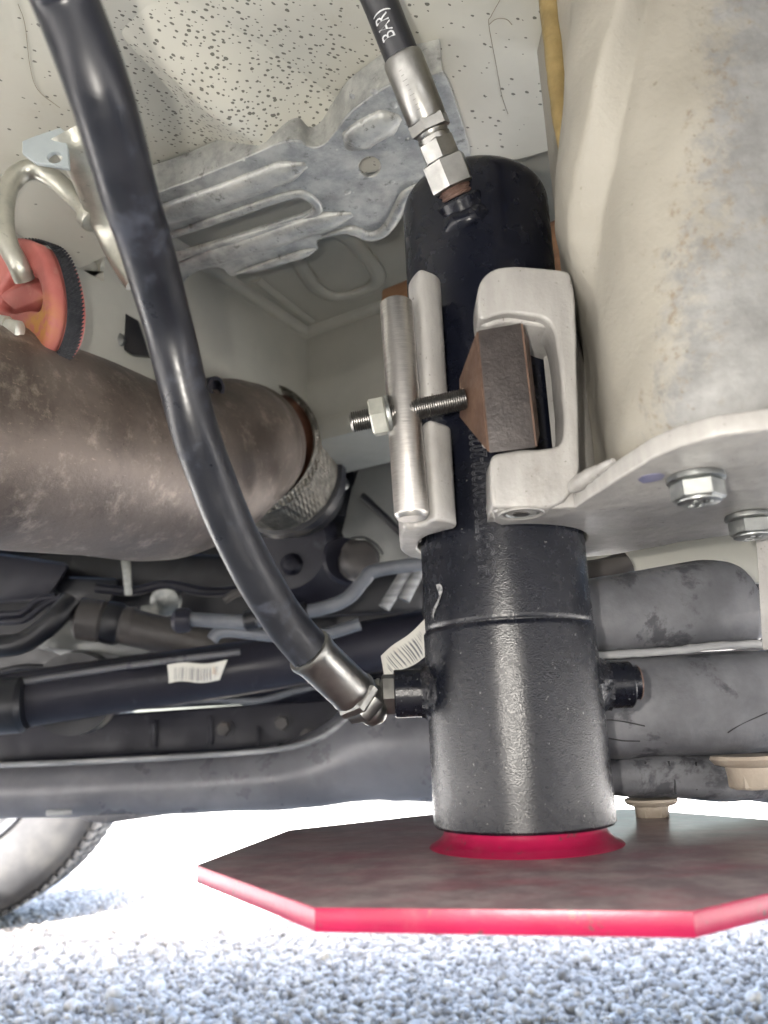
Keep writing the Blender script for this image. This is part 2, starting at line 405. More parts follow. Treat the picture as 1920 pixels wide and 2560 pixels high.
def m_braid():
    q = N('braided_steel_mesh'); a = q.noise(120, 4); q.color(q.mix(q.ramp(a, .3, .7), (.13, .12, .10), (.24, .225, .195)))
    wv = q.n('ShaderNodeTexVoronoi'); wv.inputs['Scale'].default_value = 300; wv.inputs['Randomness'].default_value = .15; q.l(q.co, wv.inputs['Vector'])
    q.metal(.8); q.rough(.4); q.bump(wv.outputs['Distance'], .8, .003); return q.m
M_BRAID = m_braid()
M_DARK = mat('black_plastic_underside', (.006, .0065, .010), (.013, .0135, .018), 12, .40, .12, bump=.2, bscale=120, dirt=(.045, .045, .052), dscale=22, dlo=.54, dhi=.8, damt=.5)
M_DARKMETAL = mat('dark_painted_chassis_steel', (.011, .011, .018), (.021, .021, .031), 9, .42, .1, metal=0, bump=.2, bscale=120, dirt=(.095, .095, .115), dscale=26, spec=.32, dlo=.58, dhi=.78, damt=.55)
M_BEAM = mat('hazed_dusty_axle_paint', (.095, .096, .108), (.15, .15, .165), 8, .34, .1, bump=.2, bscale=90, dirt=(.22, .22, .235), dscale=16, dlo=.45, dhi=.8, damt=.5)  # paint and dust lightened to carry lens haze in the colour
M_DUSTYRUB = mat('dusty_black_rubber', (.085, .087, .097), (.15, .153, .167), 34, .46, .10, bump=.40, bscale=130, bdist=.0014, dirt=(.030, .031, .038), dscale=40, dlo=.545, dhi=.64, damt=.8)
M_SEAMWORN = mat('scuffed_pale_seam', (.16, .165, .175), (.36, .365, .37), 60, .5, .1, bump=.3, bscale=300, stretch=(.3, 1, 3))
M_TAN = mat('tan_dirt_coated_bolt', (.34, .285, .23), (.43, .375, .31), 60, .6, .1, bump=.35, bscale=200, bdist=.0015, dirt=(.22, .175, .13), dscale=120, dlo=.6, dhi=.75)
M_GREYSTEEL = mat('grey_heat_shield', (.13, .135, .135), (.19, .195, .19), 10, .42, .1, metal=.35, bump=.1)
M_PIPE = mat('grey_coated_pipe', (.10, .108, .125), (.15, .16, .18), 30, .38, .08, bump=.1)
M_SHAFT = mat('brown_grey_shaft', (.042, .038, .038), (.070, .064, .062), 20, .5, .1, bump=.15, dirt=(.16, .09, .06), dscale=24, dlo=.62, dhi=.8, damt=.6)
M_BROWN = mat('reddish_brown_block', (.26, .135, .070), (.33, .185, .10), 25, .6, .1, bump=.3, bscale=90, stretch=(1, 1, 6), dirt=(.17, .085, .05), dscale=40, dlo=.55, dhi=.75, damt=.7)
M_TYRE = mat('road_worn_tyre', (.022, .022, .024), (.04, .04, .042), 12, .65, .08, bump=.2, bscale=80, dirt=(.07, .068, .064), dscale=14, dlo=.45, dhi=.75, damt=.6)
M_RIM = mat('grey_wheel_rim', (.09, .092, .098), (.13, .13, .138), 10, .45, .1, metal=.3, bump=.1)
M_BLUEPAINT = mat('blue_marker', (.14, .145, .27), (.22, .22, .32), 90, .6, .05, bump=0)
def m_tag(nm, dirx):
    q = N(nm); mp = q.mapping((1, 1, 1)); d = q.n('ShaderNodeVectorMath', operation='DOT_PRODUCT'); q.l(mp, d.inputs[0]); d.inputs[1].default_value = tuple(dirx)
    x = q.n('ShaderNodeTexNoise'); x.noise_dimensions = '1D'; x.inputs['Scale'].default_value = 800; x.inputs['Detail'].default_value = 1; q.l(d.outputs['Value'], x.inputs['W'])
    bars = q.math('GREATER_THAN', x.outputs['Fac'], .54)
    at = q.n('ShaderNodeAttribute', attribute_name='bars')
    c = q.mix(q.math('MULTIPLY', bars, at.outputs['Fac']), q.mix(q.ramp(q.noise(60, 4), .62, .8), (.66, .65, .60), (.45, .28, .16)), (.16, .165, .18))
    q.color(c); q.rough(.55); return q.m
def m_stone():
    q = N('pale_granite_chippings'); g = q.n('ShaderNodeNewGeometry')
    at = q.n('ShaderNodeAttribute', attribute_name='tone')
    a = q.mix(at.outputs['Fac'], (.18, .168, .15), (.78, .725, .64))
    q.color(q.mix(q.ramp(q.noise(150, 4), .35, .7, 0, .5), a, (.42, .41, .39))); q.rough(.8); q.bump(q.noise(400, 4), .3, .002); return q.m
M_STONE = m_stone()
def m_ground():
    q = N('gravel_ground'); v = q.n('ShaderNodeTexVoronoi'); v.inputs['Scale'].default_value = 75; q.l(q.co, v.inputs['Vector'])
    sc = q.n('ShaderNodeSeparateColor'); q.l(v.outputs['Color'], sc.inputs[0])
    q.color(q.mix(sc.outputs[0], (.40, .39, .37), (.68, .665, .63))); q.rough(.85); q.bump(q.ramp(v.outputs['Distance'], 0, .6, 1, 0), .8, .01); return q.m
M_GROUND = m_ground()
#@@SCENE
# ================================================================== GROUND
g = bpy.data.meshes.new('m'); g.from_pydata([(-150, -150, 0), (150, -150, 0), (150, 150, 0), (-150, 150, 0)], [], [(0, 1, 2, 3)])
tag(link('ground', g, M_GROUND, None, 0), None, None, kind='structure')
def gravel(n, x0, x1, y0, y1):
    t = (1 + 5 ** .5) / 2
    ico = np.array([(-1, t, 0), (1, t, 0), (-1, -t, 0), (1, -t, 0), (0, -1, t), (0, 1, t), (0, -1, -t), (0, 1, -t), (t, 0, -1), (t, 0, 1), (-t, 0, -1), (-t, 0, 1)]) / math.sqrt(1 + t * t)
    fi = np.array([(0, 11, 5), (0, 5, 1), (0, 1, 7), (0, 7, 10), (0, 10, 11), (1, 5, 9), (5, 11, 4), (11, 10, 2), (10, 7, 6), (7, 1, 8), (3, 9, 4), (3, 4, 2), (3, 2, 6), (3, 6, 8), (3, 8, 9), (4, 9, 5), (2, 4, 11), (6, 2, 10), (8, 6, 7), (9, 8, 1)])
    R = np.random
    sz = (.0030 + .0062 * R.beta(1.4, 2.6, (n, 1, 1))) * (1 + (R.rand(n, 1, 1) < .04) * .7)
    v = ico[None] * (1 + R.uniform(-.28, .28, (n, 12, 1))) * R.uniform(.65, 1.25, (n, 1, 3)) * sz
    a = R.uniform(0, 2 * PI, n); b = R.uniform(-.7, .7, n)
    c, s_ = np.cos(a)[:, None], np.sin(a)[:, None]
    x, y, z = v[..., 0], v[..., 1], v[..., 2]
    x, y = x * c - y * s_, x * s_ + y * c
    cb, sb = np.cos(b)[:, None], np.sin(b)[:, None]; y, z = y * cb - z * sb, y * sb + z * cb
    px = R.uniform(x0, x1, (n, 1)); py = R.uniform(y0, y1, (n, 1))
    v = np.stack([x + px, y + py, z + R.uniform(.000, .009, (n, 1))], -1).reshape(-1, 3)
    f = (fi[None] + (np.arange(n) * 12)[:, None, None]).reshape(-1)
    me = bpy.data.meshes.new('m'); me.vertices.add(n * 12); me.vertices.foreach_set('co', v.ravel())
    me.loops.add(n * 60); me.loops.foreach_set('vertex_index', f); me.polygons.add(n * 20)
    me.polygons.foreach_set('loop_start', np.arange(n * 20) * 3); me.update(calc_edges=True)
    at = me.attributes.new('tone', 'FLOAT', 'POINT'); at.data.foreach_set('value', np.repeat(R.beta(1.5, 1.1, n), 12))
    return me
gm = gravel(62000, -1.05, 1.2, 1.12, 2.35)
tag(link('gravel', gm, M_STONE, None, 0), 'pale grey loose gravel chippings on the ground below the jack foot', 'gravel', kind='stuff')

# ================================================================== VEHICLE FLOOR
ZF = .73
vf = box((0, -1.4, .885), XYZ, (1.4, 2.6, .02), .004)  # unseen rest of the vehicle floor, added as a light block
tag(link('shade_floor', vf, M_DARK), 'wide black vehicle floor added overhead to block light, above every other part', 'vehicle floor')

for sx, lab in ((-1, 'black side sill added to block light at the left of the vehicle, outside the picture'), (1, 'black side sill added to block light at the right of the vehicle, outside the picture')):
    tag(link('side_light_block', box((sx * 1.40, -1.35, .61), XYZ, (.06, 2.65, .25), .02), M_DARK), lab, 'sill')  # unseen sills added to cut daylight from the sides
tag(link('rear_light_block', box((0, -3.96, .60), XYZ, (1.33, .04, .26), .02), M_DARK), 'black valance added to block light across the far end of the vehicle, behind the viewpoint', 'valance')  # unseen panel added to close the rear opening against bright sky
K = V((-.073, .755, 0))
fp = thing('floor_panel', 'cream painted floor panel speckled with dark dirt spots above the galvanised strap', 'floor panel', (-.1, .3, ZF))
out = [V((-1.0, .16, ZF)), V((.20, .16, ZF)), V((.20, .37, ZF)), PZ(1400, 372, ZF), PZ(1300, 402, ZF), PZ(1000, 425, ZF), PZ(760, 460, ZF), PZ(420, 575, ZF), V((-.215, .515, ZF)), V((K.x - .004, K.y - .004, ZF)), V((-.2, 1.0, ZF)), V((-1.0, 1.0, ZF))]
notch = [PZ(*q, ZF) for q in ((208, 714), (250, 691), (250, 703), (236, 721))]
link('sheet', plate(out, (0, 0, 1), .012, .0025, holes=[notch]), M_FLOOR, fp)
def crease(u, v):
    a, b = PZ(300, 70, ZF), PZ(780, 372, ZF); p = a.lerp(b, u); d = (b - a).normalized(); nrm = V((-d.y, d.x, 0))      # nrm: away from camera
    w_ = .006 + .055 * u ** 1.2; h = .019 * min(1, u * 2.2) * (1 if u < .93 else max(0, (1 - u) / .07))
    if v < .4: k = (v / .4); return p + nrm * (.045 * (k - 1)) + V((0, 0, .0005 - h * k * k * (3 - 2 * k) * (.35 + .65 * k)))
    t = (v - .4) / .6
    return p + nrm * (w_ * t) + V((0, 0, .0005 - h * (1 - t) ** 1.6 * (1 + .6 * t)))
link('pressed_crease', sheet(30, 16, crease), M_FLOOR, fp, 60)
# a scratched hairline on the panel
for pts in ([(1250, 0), (1228, 40), (1222, 62), (1240, 160), (1255, 240), (1270, 285)], [(1222, 62), (1240, 48), (1265, 48), (1280, 62)], [(45, 10), (62, 60), (75, 165), (95, 225), (150, 270)]):
    link('hair', sweep(catmull([PZ(a, b, ZF - .0004) for a, b in pts], 5), .00016, 5), mat('brown_fibre', (.20, .17, .12)) if 'brown_fibre' not in bpy.data.materials else bpy.data.materials['brown_fibre'], fp)

ip = thing('inner_floor_pocket', 'grey recessed floor pocket with a pressed oval behind the galvanised strap', 'floor pocket', (K.x, K.y, .8))
ZI = .80; BW = V((.853, -.522, 0)); LW = V((-.5, -.866, 0))
cl = [V((K.x, K.y, ZI)), V((K.x, K.y, ZI)) + LW * .5, V((.2, .2, ZI)), V((.5, .3, ZI)), V((K.x, K.y, ZI)) + BW * .6]
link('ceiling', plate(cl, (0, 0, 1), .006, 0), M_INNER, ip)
def wall(o, d, L, z0, z1, th, inward):
    pts = [o + V((0, 0, z0 - o.z)), o + d * L + V((0, 0, z0 - o.z)), o + d * L + V((0, 0, z1 - o.z)), o + V((0, 0, z1 - o.z))]
    return plate(pts, inward * -1, th, .0)
nL = V((.866, -.5, 0)); nB = V((-.522, -.853, 0))
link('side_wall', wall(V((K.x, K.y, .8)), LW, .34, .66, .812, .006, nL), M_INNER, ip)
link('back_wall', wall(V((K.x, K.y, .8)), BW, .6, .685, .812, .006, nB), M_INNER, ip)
# rounded inner corners and the turned-in lower flange
link('corner_fillet', sweep([V((K.x, K.y, .801)), V((K.x, K.y, .801)) + LW * .3], .009, 12), M_INNER, ip)
link('corner_fillet', sweep([V((K.x, K.y, .801)), V((K.x, K.y, .801)) + BW * .5], .009, 12), M_INNER, ip)
fa = V((K.x, K.y, .69)) + nB * .002
link('lower_flange', box(fa + BW * .25 + nB * -.03 + V((0, 0, -.012)), (BW, nB, V((0, 0, 1))), (.27, .05, .012), .004), M_INNER, ip)
oval = [PZ(*q, ZI - .002) for q in ((745, 640), (765, 685), (800, 728), (850, 744), (925, 722), (945, 690), (915, 640), (860, 590), (790, 585))]
oval = catmull(oval, 5, True)
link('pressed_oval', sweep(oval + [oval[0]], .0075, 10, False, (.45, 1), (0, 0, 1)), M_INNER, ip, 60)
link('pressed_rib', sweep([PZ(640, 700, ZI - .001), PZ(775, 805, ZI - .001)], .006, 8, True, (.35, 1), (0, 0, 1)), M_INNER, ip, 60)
hb = PZ(972, 1056, .688)
link('grommet', lathe([(.004, 0), (.007, .001), (.007, .004)], PY(826, 1056, .765), (-nB), 16), M_DARK, ip)

br = hull([PY(955, 725, .60), PY(955, 790, .60), PY(1500, 505, .47), PY(1500, 760, .47), PY(955, 725, .63), PY(955, 800, .63), PY(1500, 505, .50), PY(1500, 760, .50)], .002)
tag(link('brown_block', br, M_BROWN), 'reddish brown block half hidden behind the top of the black jack', 'block')

# ------------------------------------------------------------------ chassis rail (right)
rl = thing('chassis_rail', 'cream chassis rail with ribs and grey road dirt filling the right edge', 'chassis rail', (.12, .21, .478))
plan = catmull([V(p) for p in ((.090, .335, 0), (.0815, .275, 0), (.0785, .254, 0), (.0805, .234, 0), (.0845, .2200, 0), (.091, .2112, 0), (.101, .2065, 0), (.125, .2035, 0), (.20, .195, 0), (.32, .19, 0))], 16)
def interp(t, xs, ys):
    return float(np.interp(t, xs, ys))
def sstep(a, b, x): 
    t = max(0, min(1, (x - a) / (b - a))); return t * t * (3 - 2 * t)
def pxl(p):
    c = ROT.transposed() @ (p - CAM); return CX + F_PX * c.x / -c.z, CY - F_PX * c.y / -c.z
ddat = []
def rail(u, v):
    f = u * (len(plan) - 1); i = min(int(f), len(plan) - 2); p = plan[i].lerp(plan[i + 1], f - i)
    t = (plan[min(i + 2, len(plan) - 1)] - plan[max(i - 1, 0)]).normalized(); nrm = V((t.y, -t.x, 0))
    if nrm.y > .2: nrm = -nrm
    z = .4785 + v * .40; q = V((p.x, p.y, z)); x, y = pxl(q)
    L1 = interp(y, (-200, 0, 560, 800), (1516, 1500, 1456, 1470)); L2 = interp(y, (-200, 0, 560, 800), (1655, 1615, 1504, 1474))
    am = .0105 * (1 - sstep(500, 900, y))
    h = am * sstep(L1 - 75, L1 + 5, x) * (1 - sstep(L2 - 20, L2 + 6, x))
    h += .0022 * sstep(1640, 1720, x) * (1 - sstep(100, 800, y))
    rb = .006 * (1 - min(1, v / .035)) ** 2
    q = q + nrm * h - nrm * rb
    q += nrm * .0012 * noise.noise(q * 55)
    D = interp(y, (-200, 0, 300, 500, 700, 900, 1100, 1200), (1745, 1715, 1700, 1680, 1630, 1595, 1550, 1530))
    ddat.append(.62 * sstep(D - 90, D + 110, x) + .25 * sstep(D + 50, D + 250, x))
    return q
rm = sheet(300, 220, rail)
at = rm.attributes.new('dirt', 'FLOAT', 'POINT'); at.data.foreach_set('value', ddat)
link('rail_wall', rm, M_RAIL, rl, 60)
link('rail_core', plate([V((.088, .335, .480)), V((.088, .262, .480)), V((.10, .225, .480)), V((.14, .215, .480)), V((.32, .205, .480)), V((.32, .335, .480))], (0, 0, 1), .39), M_RAIL, rl)
sb = catmull([PY(a, b, y) for a, b, y in ((1370, -160, .265), (1380, 0, .265), (1390, 130, .265), (1400, 260, .265), (1413, 370, .265), (1429, 490, .265), (1441, 580, .266), (1448, 630, .268))], 8)
link('sealant_bead', rough_me(sweep(sb, [interp(i / (len(sb) - 1), (0, .2, .5, .8, 1), (.0060, .0052, .0034, .0018, .0010)) for i in range(len(sb))], 12), .0006, 160), M_SEAL, rl, 60)

# ================================================================== HYDRAULIC JACK
AX, AY = .049, .33; R0 = .0345
AXV = V((AX, AY, 0))
zs = PY(1275, 1546, AY - R0).z; z0 = PY(1290, 2093, AY - R0).z; zt = .6445; ZP = .3545
jk = thing('hydraulic_jack', 'black hydraulic levelling jack leg standing over a red octagonal foot plate', 'hydraulic jack', (AX, AY, ZP - .009))
low = lathe([(R0 - .004, z0), (R0 - .0005, z0 + .0002), (R0 + .0003, z0 + .0012), (R0 + .0003, z0 + .0022), (R0 + .0003, zs - .0022), (R0 + .0003, zs - .0012), (R0 - .0004, zs - .0001), (R0 - .003, zs)], (AX, AY, 0), (0, 0, 1), 96)
link('lower_sleeve', low, M_JACK, jk)
fr = .0120
pf = [(R0 - .003, zs + .0003), (R0 - .0007, zs + .0004), (R0 - .0004, zs + .0012), (R0 - .0004, zs + .0022), (R0 - .0004, .499), (R0 - .0004, .50)]
link('middle_tube', lathe(pf, (AX, AY, 0), (0, 0, 1), 96), M_JACK, jk)
pf = [(R0 - .0005, .4999), (R0 - .0005, zt - fr - .002)] + [(R0 - .0005 - fr + fr * math.cos(a), zt - fr + fr * math.sin(a)) for a in np.linspace(0, PI / 2, 12)] + [(.001, zt)]
link('upper_tube', lathe(pf, (AX, AY, 0), (0, 0, 1), 96), M_JACKTOP, jk)
link('seam_groove', lathe([(R0 - .0012, zs - .0006), (R0 - .0012, zs + .0009)], (AX, AY, 0), (0, 0, 1), 64), M_WELD, jk)
# side ports
zport = PY(1020, 1733, AY).z
def weld(org, d, r, h, seed, n=40):
    """lumpy weld fillet round a port boss, hugging the tube"""
    u, v, d = frame(d); vs_ = []; fs = []; rings = 9
    for i in range(rings):
        t = i / (rings - 1)
        for k in range(n):
            a = 2 * PI * k / n
            rr = r * (1.0 + .50 * (1 - t) ** 1.5) + .0011 * noise.noise(V((math.cos(a) * 3 + seed, math.sin(a) * 3, t * 2))) + .00035 * math.sin(a * 17 + 2 * t)
            pnt = org + (u * math.cos(a) + v * math.sin(a)) * rr + d * (h * t)
            if i == 0:
                off = V((pnt.x - AX, pnt.y - AY, 0)); cyl = max(1e-4, R0 ** 2 - (pnt.y - AY) ** 2)
                if abs(d.x) > .9: pnt.x = AX + math.copysign(math.sqrt(cyl) - .0008, d.x)
            vs_.append(pnt)
    for i in range(rings - 1):
        for k in range(n):
            a = i * n + k; b = i * n + (k + 1) % n; fs.append((a, b, b + n, a + n))
    fs.append(tuple(range((rings - 1) * n, rings * n)))
    return mesh(vs_, fs)
xl = PY(986, 1735, AY).x
pb = link('port_boss', lathe([(.0095, 0), (.0095, AX - R0 - xl + .0095), (.0091, AX - R0 - xl + .010), (.0080, AX - R0 - xl + .010)], (AX - R0 + .010, AY, zport), (-1, 0, 0), 40), M_JACK, jk)
link('weld_bead', weld(V((AX - R0 + .003, AY, zport)), V((-1, 0, 0)), .0098, .0058, 2), M_WELD, pb)
xr = PY(1576, 1708, AY).x
pb = link('port_boss', lathe([(.0093, 0), (.0093, xr - AX - R0 + .0095), (.0089, xr - AX - R0 + .010), (.0075, xr - AX - R0 + .010)], (AX + R0 - .010, AY, zport), (1, 0, 0), 40), M_JACK, jk)
link('weld_bead', weld(V((AX + R0 - .003, AY, zport)), V((1, 0, 0)), .0096, .0068, 5), M_WELD, pb)
pg = link('port_plug', lathe([(.0068, 0), (.0068, .0030), (.0064, .0036), (.004, .0036), (.004, .002)], (xr - .0002, AY, zport + .0004), (1, 0, 0), 32), M_JACK, jk)
link('worn_rim', lathe([(.00655, 0), (.0069, .0004), (.00655, .0008)], (xr + .0027, AY, zport + .0004), (1, 0, 0), 32), M_RUSTTHREAD, pg)
# top port
T0 = PY(1152, 512, .303); T1 = PY(1003, 138, .276); TD = (T1 - T0).normalized(); TL = (T1 - T0).length
def tpt(y):   # point on the fitting axis seen at image row y
    lo, hi = -.3, 1.6
    for _ in range(40):
        mid = (lo + hi) / 2
        if pxl(T0 + (T1 - T0) * mid)[1] > y: lo = mid
        else: hi = mid
    return T0 + (T1 - T0) * lo
b0 = T0 - TD * .016
pb = link('port_boss', lathe([(.0106, 0), (.0106, (tpt(499) - b0).length - .001), (.0098, (tpt(499) - b0).length)], b0, TD, 40), M_JACKTOP, jk)
link('weld_bead', rough_me(lathe([(.0002 + .0148 * math.sin(a), -.0085 * math.cos(a)) for a in np.linspace(0, PI, 20)], T0 - TD * .0075 + V((0, .002, 0)), TD, 56), .0009, 170, 3), M_JACKTOP, pb, 60)
# stamped type number running up the tube
tx = text_me('HUC-OTSG-50X320-2022120 100', .0102, outline=.00030)
xs_ = [v.co.x for v in tx.vertices]; za, zb_ = PY(1205, 1447, .30).z, PY(1180, 985, .30).z; th0 = math.radians(-13.5)
sx_ = (zb_ - za) / max(xs_)
def wrap(c):
    th = th0 - c.y * .92 / R0; rr = R0 - .00035 + c.z + .0001
    return V((AX + rr * math.sin(th), AY - rr * math.cos(th), za + c.x * sx_))
link('stamped_number', map_me(tx, wrap), mat('glint_stamped_paint', (.022, .023, .03), (.09, .092, .10), 260, .25, .05, bump=.1), jk)  # lettering lightened: glints on the stamping are put into its colour
# chalky scuff on the left flank
def scuff(u, v):
    z = PY(1075, 1460, .31).z - u * (.0125); th = math.radians(-57 - 5 * u + 3.5 * math.sin(u * 5)) + (v - .5) * .075 * (1 + .8 * math.sin(u * 11) * .5) * (1 - .5 * u)
    rr = R0 + .00012; return V((AX + rr * math.sin(th), AY - rr * math.cos(th), z))
link('scuff_mark', sheet(14, 3, scuff, .0001), M_CHALK, jk)
# red foot
ft = link('foot_flange', lathe([(.020, .368), (.0300, .3640), (.0306, .3605), (.0318, .3582), (.0338, .3564), (.0365, .35500), (.0374, ZP - .0005)], (AX, AY, 0), (0, 0, 1), 64), M_FOOT, jk, 60)
oc = V((AX + .0005, AY + .004, ZP)); ROc = .1245
octo = [oc + V((math.cos(math.radians(-125.5 + 45 * i)), math.sin(math.radians(-125.5 + 45 * i)), 0)) * ROc for i in range(8)]
fpm = plate([p - V((0, 0, .0062)) for p in octo], (0, 0, 1), .0062, .0006, res=1)
link('foot_plate', fpm, M_FOOT, jk)

# ================================================================== CLAMP BRACKET
ZB = .472
mb = thing('mounting_bracket', 'light grey painted clamp bracket gripping the black jack below the chassis rail', 'bracket', (.09, .28, ZB))
def arc(r, a0, a1, n): return [V((AX + r * math.cos(math.radians(a)), AY + r * math.sin(math.radians(a)), ZB)) for a in np.linspace(a0, a1, n)]
ring = arc(.0428, -58, 196, 48) + arc(.0353, 196, -58, 48)
link('collar', plate([p + V((0, 0, .0005)) for p in ring], (0, 0, 1), .102, .0012), M_GREYPAINT, mb)
lugpoly = [(.0190, .2805), (.0242, .2845), (.0272, .2900), (.0262, .2960), (.0205, .3005), (.0160, .3060), (.0140, .3140), (.0142, .325), (.0062, .322), (.0055, .3080), (.0062, .2960), (.0078, .2895), (.0118, .2915), (.0150, .2885), (.0165, .2835)]
lp = chaikin([V((x, y, 0)) for x, y in lugpoly], 2)
lugs = []
uppoly = [(.0190, .2800), (.0242, .2840), (.0270, .2900), (.0258, .2960), (.0205, .3005), (.0165, .3060), (.0138, .2990), (.0140, .2900), (.0160, .2830)]
up_ = chaikin([V((x, y, 0)) for x, y in uppoly], 2)
for za_, zb2, pp_ in ((ZB - .0005, .5105, lp), (.5195, .5745, up_)):
    me = plate([p + V((0, 0, za_)) for p in pp_], (0, 0, 1), zb2 - za_, .0014, res=3)
    link('clamp_lug', rough_me(me, .0005, 140, za_), M_GREYPAINT, mb, 50)
YB = .2700
fo_ = [(1194, 770), (1193, 735), (1200, 702), (1222, 675), (1262, 661), (1415, 672), (1432, 690), (1440, 760), (1446, 1000), (1452, 1268), (1240, 1271), (1229, 1260), (1226, 1200), (1226, 1150), (1236, 1132), (1290, 1124), (1378, 1121), (1398, 1112), (1410, 1085), (1409, 1030), (1402, 930), (1392, 860), (1382, 818), (1366, 798), (1338, 789), (1262, 780), (1200, 803)]
fpts = [PY(x, y, YB) for x, y in fo_]; fpts = [V((p.x, YB, p.z)) for p in fpts]
def soften(pts, r=.25):
    out = []
    for i, p in enumerate(pts):
        a, b = pts[i - 1], pts[(i + 1) % len(pts)]
        out += [p.lerp(a, r * .5), p.lerp(p.lerp(a, r * .1).lerp(p.lerp(b, r * .1), .5), .6), p.lerp(b, r * .5)]
    return out
cb = plate(chaikin(fpts, 2), (0, 1, 0), .017, .0014, res=3)
ux = [PY(x, y, YB) for x, y in ((1205, 760), (1206, 725), (1228, 690), (1265, 674), (1405, 682), (1420, 700), (1428, 800), (1380, 806), (1345, 799), (1262, 790), (1208, 808))]
link('upper_jaw', plate(chaikin([V((p.x, YB + .004, p.z)) for p in ux], 1), (0, 1, 0), .033, .0015), M_GREYPAINT, mb, 50)
lx = [PY(x, y, YB) for x, y in ((1236, 1150), (1246, 1140), (1380, 1130), (1430, 1128), (1440, 1255), (1240, 1258))]
link('lower_jaw', plate([V((p.x, YB + .004, p.z)) for p in lx], (0, 1, 0), .033, .0015), M_GREYPAINT, mb, 50)
link('clamp_block', rough_me(cb, .0004, 150, 4), M_GREYPAINT, mb, 50)
def z_(p, z): return V((p[0], p[1], z))
pl = [(.0385, .2760), (.0400, .2730), (.0673, .2730), (.0705, .256), (.0742, .2385), (.0785, .2200), (.0828, .2115), (.0906, .2040), (.1023, .2005), (.14, .197), (.30, .19), (.30, .30)]
pl += [tuple(PZ(*q, ZB)[:2]) for q in ((1915, 1325), (1800, 1342), (1700, 1356), (1620, 1372), (1540, 1386), (1480, 1392))]
pl += [(.080, .366), (.0757, .353)] + [(p.x, p.y) for p in arc(.0353, 25, -98, 24)] + [(.041, .290)]
link('base_plate', plate([V((x, y, ZB)) for x, y in pl], (0, 0, 1), .0062, .0009), M_GREYPAINT, mb)
link('weld_bead', rough_me(sweep(catmull([V((.0665, .2690, .4785)), V((.0700, .2575, .4790)), V((.0735, .2420, .4788))], 8), [.0022, .0026, .0028, .003, .003, .0026, .0024, .0024, .0024, .0022, .002, .002, .0016, .0014, .0012, .001, .0008], 10), .0005, 300), M_GREYPAINT, mb, 60)
link('drop_leg', hull([PY(1889, 1335, .315), PY(1906, 1625, .315), PY(1990, 1335, .315), PY(1990, 1625, .315), PY(1893, 1335, .319), PY(1910, 1625, .319), PY(1990, 1335, .33), PY(1990, 1625, .33)], .0008), M_GREYPAINT, mb)
bm_ = [PZ(*q, ZB - .00025) for q in ((1594, 1200), (1605, 1190), (1630, 1184), (1650, 1183), (1662, 1188), (1655, 1198), (1630, 1205), (1608, 1208))]
link('blue_mark', plate(bm_, (0, 0, -1), .0001), M_BLUEPAINT, mb)
def bolt(px, py, marks, turn):
    p = PZ(px, py, ZB); dn = V((0, 0, -1))
    b = link('bolt', hexme(p + dn * .0022, dn, .0081, .0062, turn), M_ZINC, mb)
    link('washer', lathe([(.0060, 0), (.0086, .0002), (.0088, .0008), (.0088, .0020), (.0082, .0023), (.0060, .0023)], p, dn, 40), M_ZINC, b)
    link('head_face', lathe([(.0067, 0), (.0066, .0005), (.0060, .0008)], p + dn * .0083, dn, 36), M_ZINC, b)
    parts = []
    for s, off in marks:
        t = text_me(s, .0031, extrude=.0003); wd = max(v.co.x for v in t.vertices)
        parts.append(map_me(t, lambda c: p + dn * (.0092 + c.z) + V((1, 0, 0)) * (c.x - wd / 2) * 1.2 + V((0, -1, 0)) * (c.y + off) * 1.15))
    link('grade_marking', join(parts), M_ZINC, b)
bolt(1738, 1188, (('SNF', .0010), ('8.8', -.0038)), .35)
bolt(1872, 1286, (('DK', .0010), ('8.8', -.0038)), .15)
p = PZ(1303, 1282, ZB)
sc_ = link('socket_screw', lathe([(.0064, 0), (.0066, .0002), (.0064, .0008), (.0055, .0009), (.0052, .0003), (.0048, .0003)], p + V((0, 0, .0004)), (0, 0, -1), 36), M_ZINC, mb)
link('hex_socket', lathe([(.0029, 0), (.0031, .0007)], p, (0, 0, -1), 6), M_THREAD, sc_)
link('counterbore', lathe([(.0066, .0), (.0079, .0001), (.0083, .0005), (.0079, .0010), (.0066, .0006)], p + V((0, 0, .0002)), (0, 0, -1), 36, caps=False), M_GREYPAINT, sc_)

# wedge, bar, rod
wq = [PY(1193, 826, .2615), PY(1304, 806, .2615), PY(1341, 1119, .2615), PY(1222, 1133, .2615)]
wb = [PY(1150, 948, .284), PY(1320, 850, .279), PY(1347, 1085, .279), PY(1151, 1042, .284)]
wd_ = thing('wedge_block', 'dark mill-scale steel wedge block in the jaw of the grey clamp', 'wedge block', wq[3])
link('wedge_body', hull(wq + wb, .0006), M_SCALE, wd_)
c0 = (wq[0] - wq[3]); 
lf = [wq[0].lerp(wq[3], .015), wb[0], wb[3], wq[3].lerp(wq[0], .015)]; nf = (lf[1] - lf[0]).cross(lf[3] - lf[0]).normalized()
if nf.x > 0: nf = -nf
link('sawn_face', mesh([q + nf * .0003 for q in lf] + [q - nf * .0004 for q in lf], [(0, 1, 2, 3), (7, 6, 5, 4), (0, 4, 5, 1), (1, 5, 6, 2), (2, 6, 7, 3), (3, 7, 4, 0)]), M_CUT, wd_, 0)
rf = [wq[1].lerp(wq[2], .01), wb[1], wb[2], wq[2].lerp(wq[1], .01)]; nf = (rf[1] - rf[0]).cross(rf[3] - rf[0]).normalized()
if nf.x < 0: nf = -nf
